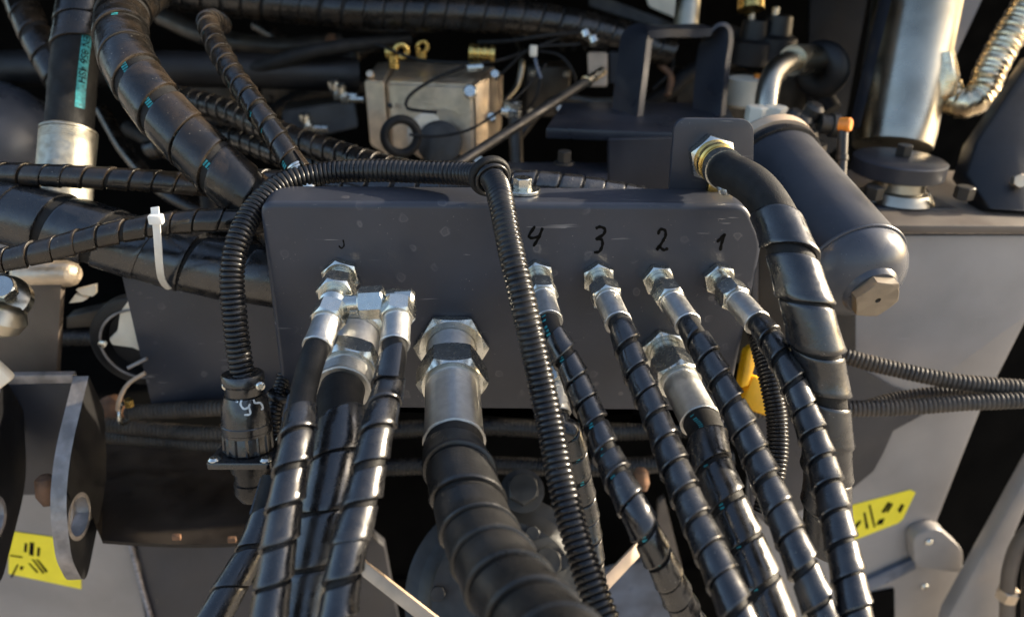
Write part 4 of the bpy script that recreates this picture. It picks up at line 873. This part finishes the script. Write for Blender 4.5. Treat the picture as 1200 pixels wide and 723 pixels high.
part('steel_angle', prism([Q(x, y, .20) for x, y in [(772, 590), (779, 584), (818, 740), (798, 740), (768, 650)]], (0, .01, 0), .001), 'brown', None, 'mauve grey steel strip seen between hoses 4 and 3 near the bottom', 'strip')
part('lower_sheet', prism([Q(x, y, .24) for x, y in [(640, 690), (780, 650), (860, 800), (600, 800)]], (0, .01, 0), .001), 'skyblue', None, 'blue grey sheet at the bottom edge between the hoses', 'panel')

# ------------------------------------------------------------------ more of the engine bay, in the shade behind
ec = thing('grey_casting', 'glossy grey casting behind the upright hose at the left edge', 'casting', U(20, 150, .95))
part('casting_body', lathe(U(-10, 178, .95), (.25, -.3, 1), [(0, .05), (.01, .075), (.03, .082), (.05, .074), (.07, .055), (.08, .03)], 40), 'tank', ec)
part('casting_rib', lathe(U(-10, 178, .93), (.25, -.3, 1), [(0, .086), (.006, .086)], 40), 'chrome', ec)
clut = [('bay_hose', 'dark hose sagging in the shade left of the valve block', [(150, 150, 1.2), (250, 190, 1.15), (340, 120, 1.2), (430, 100, 1.25)], .013, 'rubber'),
        ('bay_hose', 'dark hose looping high above the valve block', [(300, 30, 1.25), (380, 70, 1.2), (440, 55, 1.2), (500, 30, 1.2), (600, 22, 1.25)], .010, 'wrap_dusty'),
        ('bay_pipe', 'dull steel pipe crossing the shade above the valve block', [(395, 30, 1.15), (470, 36, 1.15), (560, 30, 1.15), (640, 36, 1.15)], .0055, 'darkmetal'),
        ('bay_pipe', 'thin bright tube dropping behind the thin wires', [(600, 30, 1.15), (612, 70, 1.12), (606, 100, 1.12), (590, 120, 1.1)], .004, 'chrome'),
        ('bay_hose', 'black hose arching over the dark valves, top right', [(820, 90, 1.15), (840, 40, 1.15), (880, 50, 1.15), (930, 60, 1.15), (975, 130, 1.12)], .014, 'rubber'),
        ('bay_hose', 'dark hose seen through the arch bracket', [(745, 130, 1.15), (780, 110, 1.12), (810, 85, 1.12), (860, 70, 1.15)], .012, 'rubber'),
        ('bay_pipe', 'copper coloured tube seen through the arch bracket', [(772, 75, 1.1), (786, 90, 1.1), (782, 112, 1.1)], .0045, 'rust'),
        ('bay_hose', 'dark hose running down beside the clamped plate gap on the left', [(250, 150, 1.05), (235, 185, 1.0), (245, 225, .95), (250, 270, .95)], .012, 'rubber'),
        ('bay_hose', 'thin dark hose under the curved hose, upper left', [(120, 130, 1.1), (150, 180, 1.05), (200, 230, 1.0), (240, 250, 1.0)], .010, 'wrap_dusty'),
        ('bay_pipe', 'dull pipe in the gap between shelf and valve block', [(600, 170, 1.0), (650, 118, 1.0), (700, 120, 1.0), (745, 118, 1.0)], .006, 'darkmetal')]
for nm, lb, pts_, r_, m_ in clut:
    part(nm, tube(Path([U(*p) for p in pts_]), r_, .006, 16), m_, None, lb, nm.split('_')[1], smooth=60)
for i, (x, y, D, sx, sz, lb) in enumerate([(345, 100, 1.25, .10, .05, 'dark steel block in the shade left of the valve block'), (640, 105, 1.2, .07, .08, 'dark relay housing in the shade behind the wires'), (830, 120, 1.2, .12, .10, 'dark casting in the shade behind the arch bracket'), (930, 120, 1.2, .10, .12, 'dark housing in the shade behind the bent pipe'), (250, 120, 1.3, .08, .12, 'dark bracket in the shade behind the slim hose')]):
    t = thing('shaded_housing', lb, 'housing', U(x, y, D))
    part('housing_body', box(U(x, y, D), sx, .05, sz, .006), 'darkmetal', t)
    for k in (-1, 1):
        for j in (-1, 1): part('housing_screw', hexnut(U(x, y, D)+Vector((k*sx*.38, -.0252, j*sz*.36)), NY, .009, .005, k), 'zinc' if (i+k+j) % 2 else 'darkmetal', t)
for (x, y, D, a_, lb) in [(300, 130, 1.0, .012, 'zinc nut glinting between the dark hoses, upper left'), (560, 190, .95, .012, 'zinc nut at the foot of the slanting rod'), (735, 75, 1.1, .012, 'small bright nut left of the arch bracket'), (905, 165, .95, .016, 'bright nut under the pale pipe nuts'), (655, 130, 1.05, .011, 'small bright nut under the looping wires')]:
    part('zinc_nut', hexnut(U(x, y, D), (.2, -1, .5), a_, .008, .3, hole=a_*.25), 'zinc', None, lb, 'nut')
part('seam_bead', tube(Path([Vector((Q(900, 276, YF).x, YF-.0015, z0-.001)), Vector((Q(1330, 276, YF).x, YF-.0015, z0-.001))], False), .0022, .002, 10), 'weld', fr)
part('pictogram', prism([Q(x, y, YF-.0016) for x, y in [(1018, 592), (1020, 591), (1026, 617), (1024, 618)]], (0, .0003, 0)), 'ink', yl, smooth=0)
for px_ in ([(12, 650), (26, 652), (26, 653.5), (12, 651.5)], [(12, 676), (20, 661), (21.5, 662), (14, 677)]):
    part('pictogram', prism([Q(x, y, .1680) for x, y in px_], (0, .0003, 0)), 'ink', y2, smooth=0)
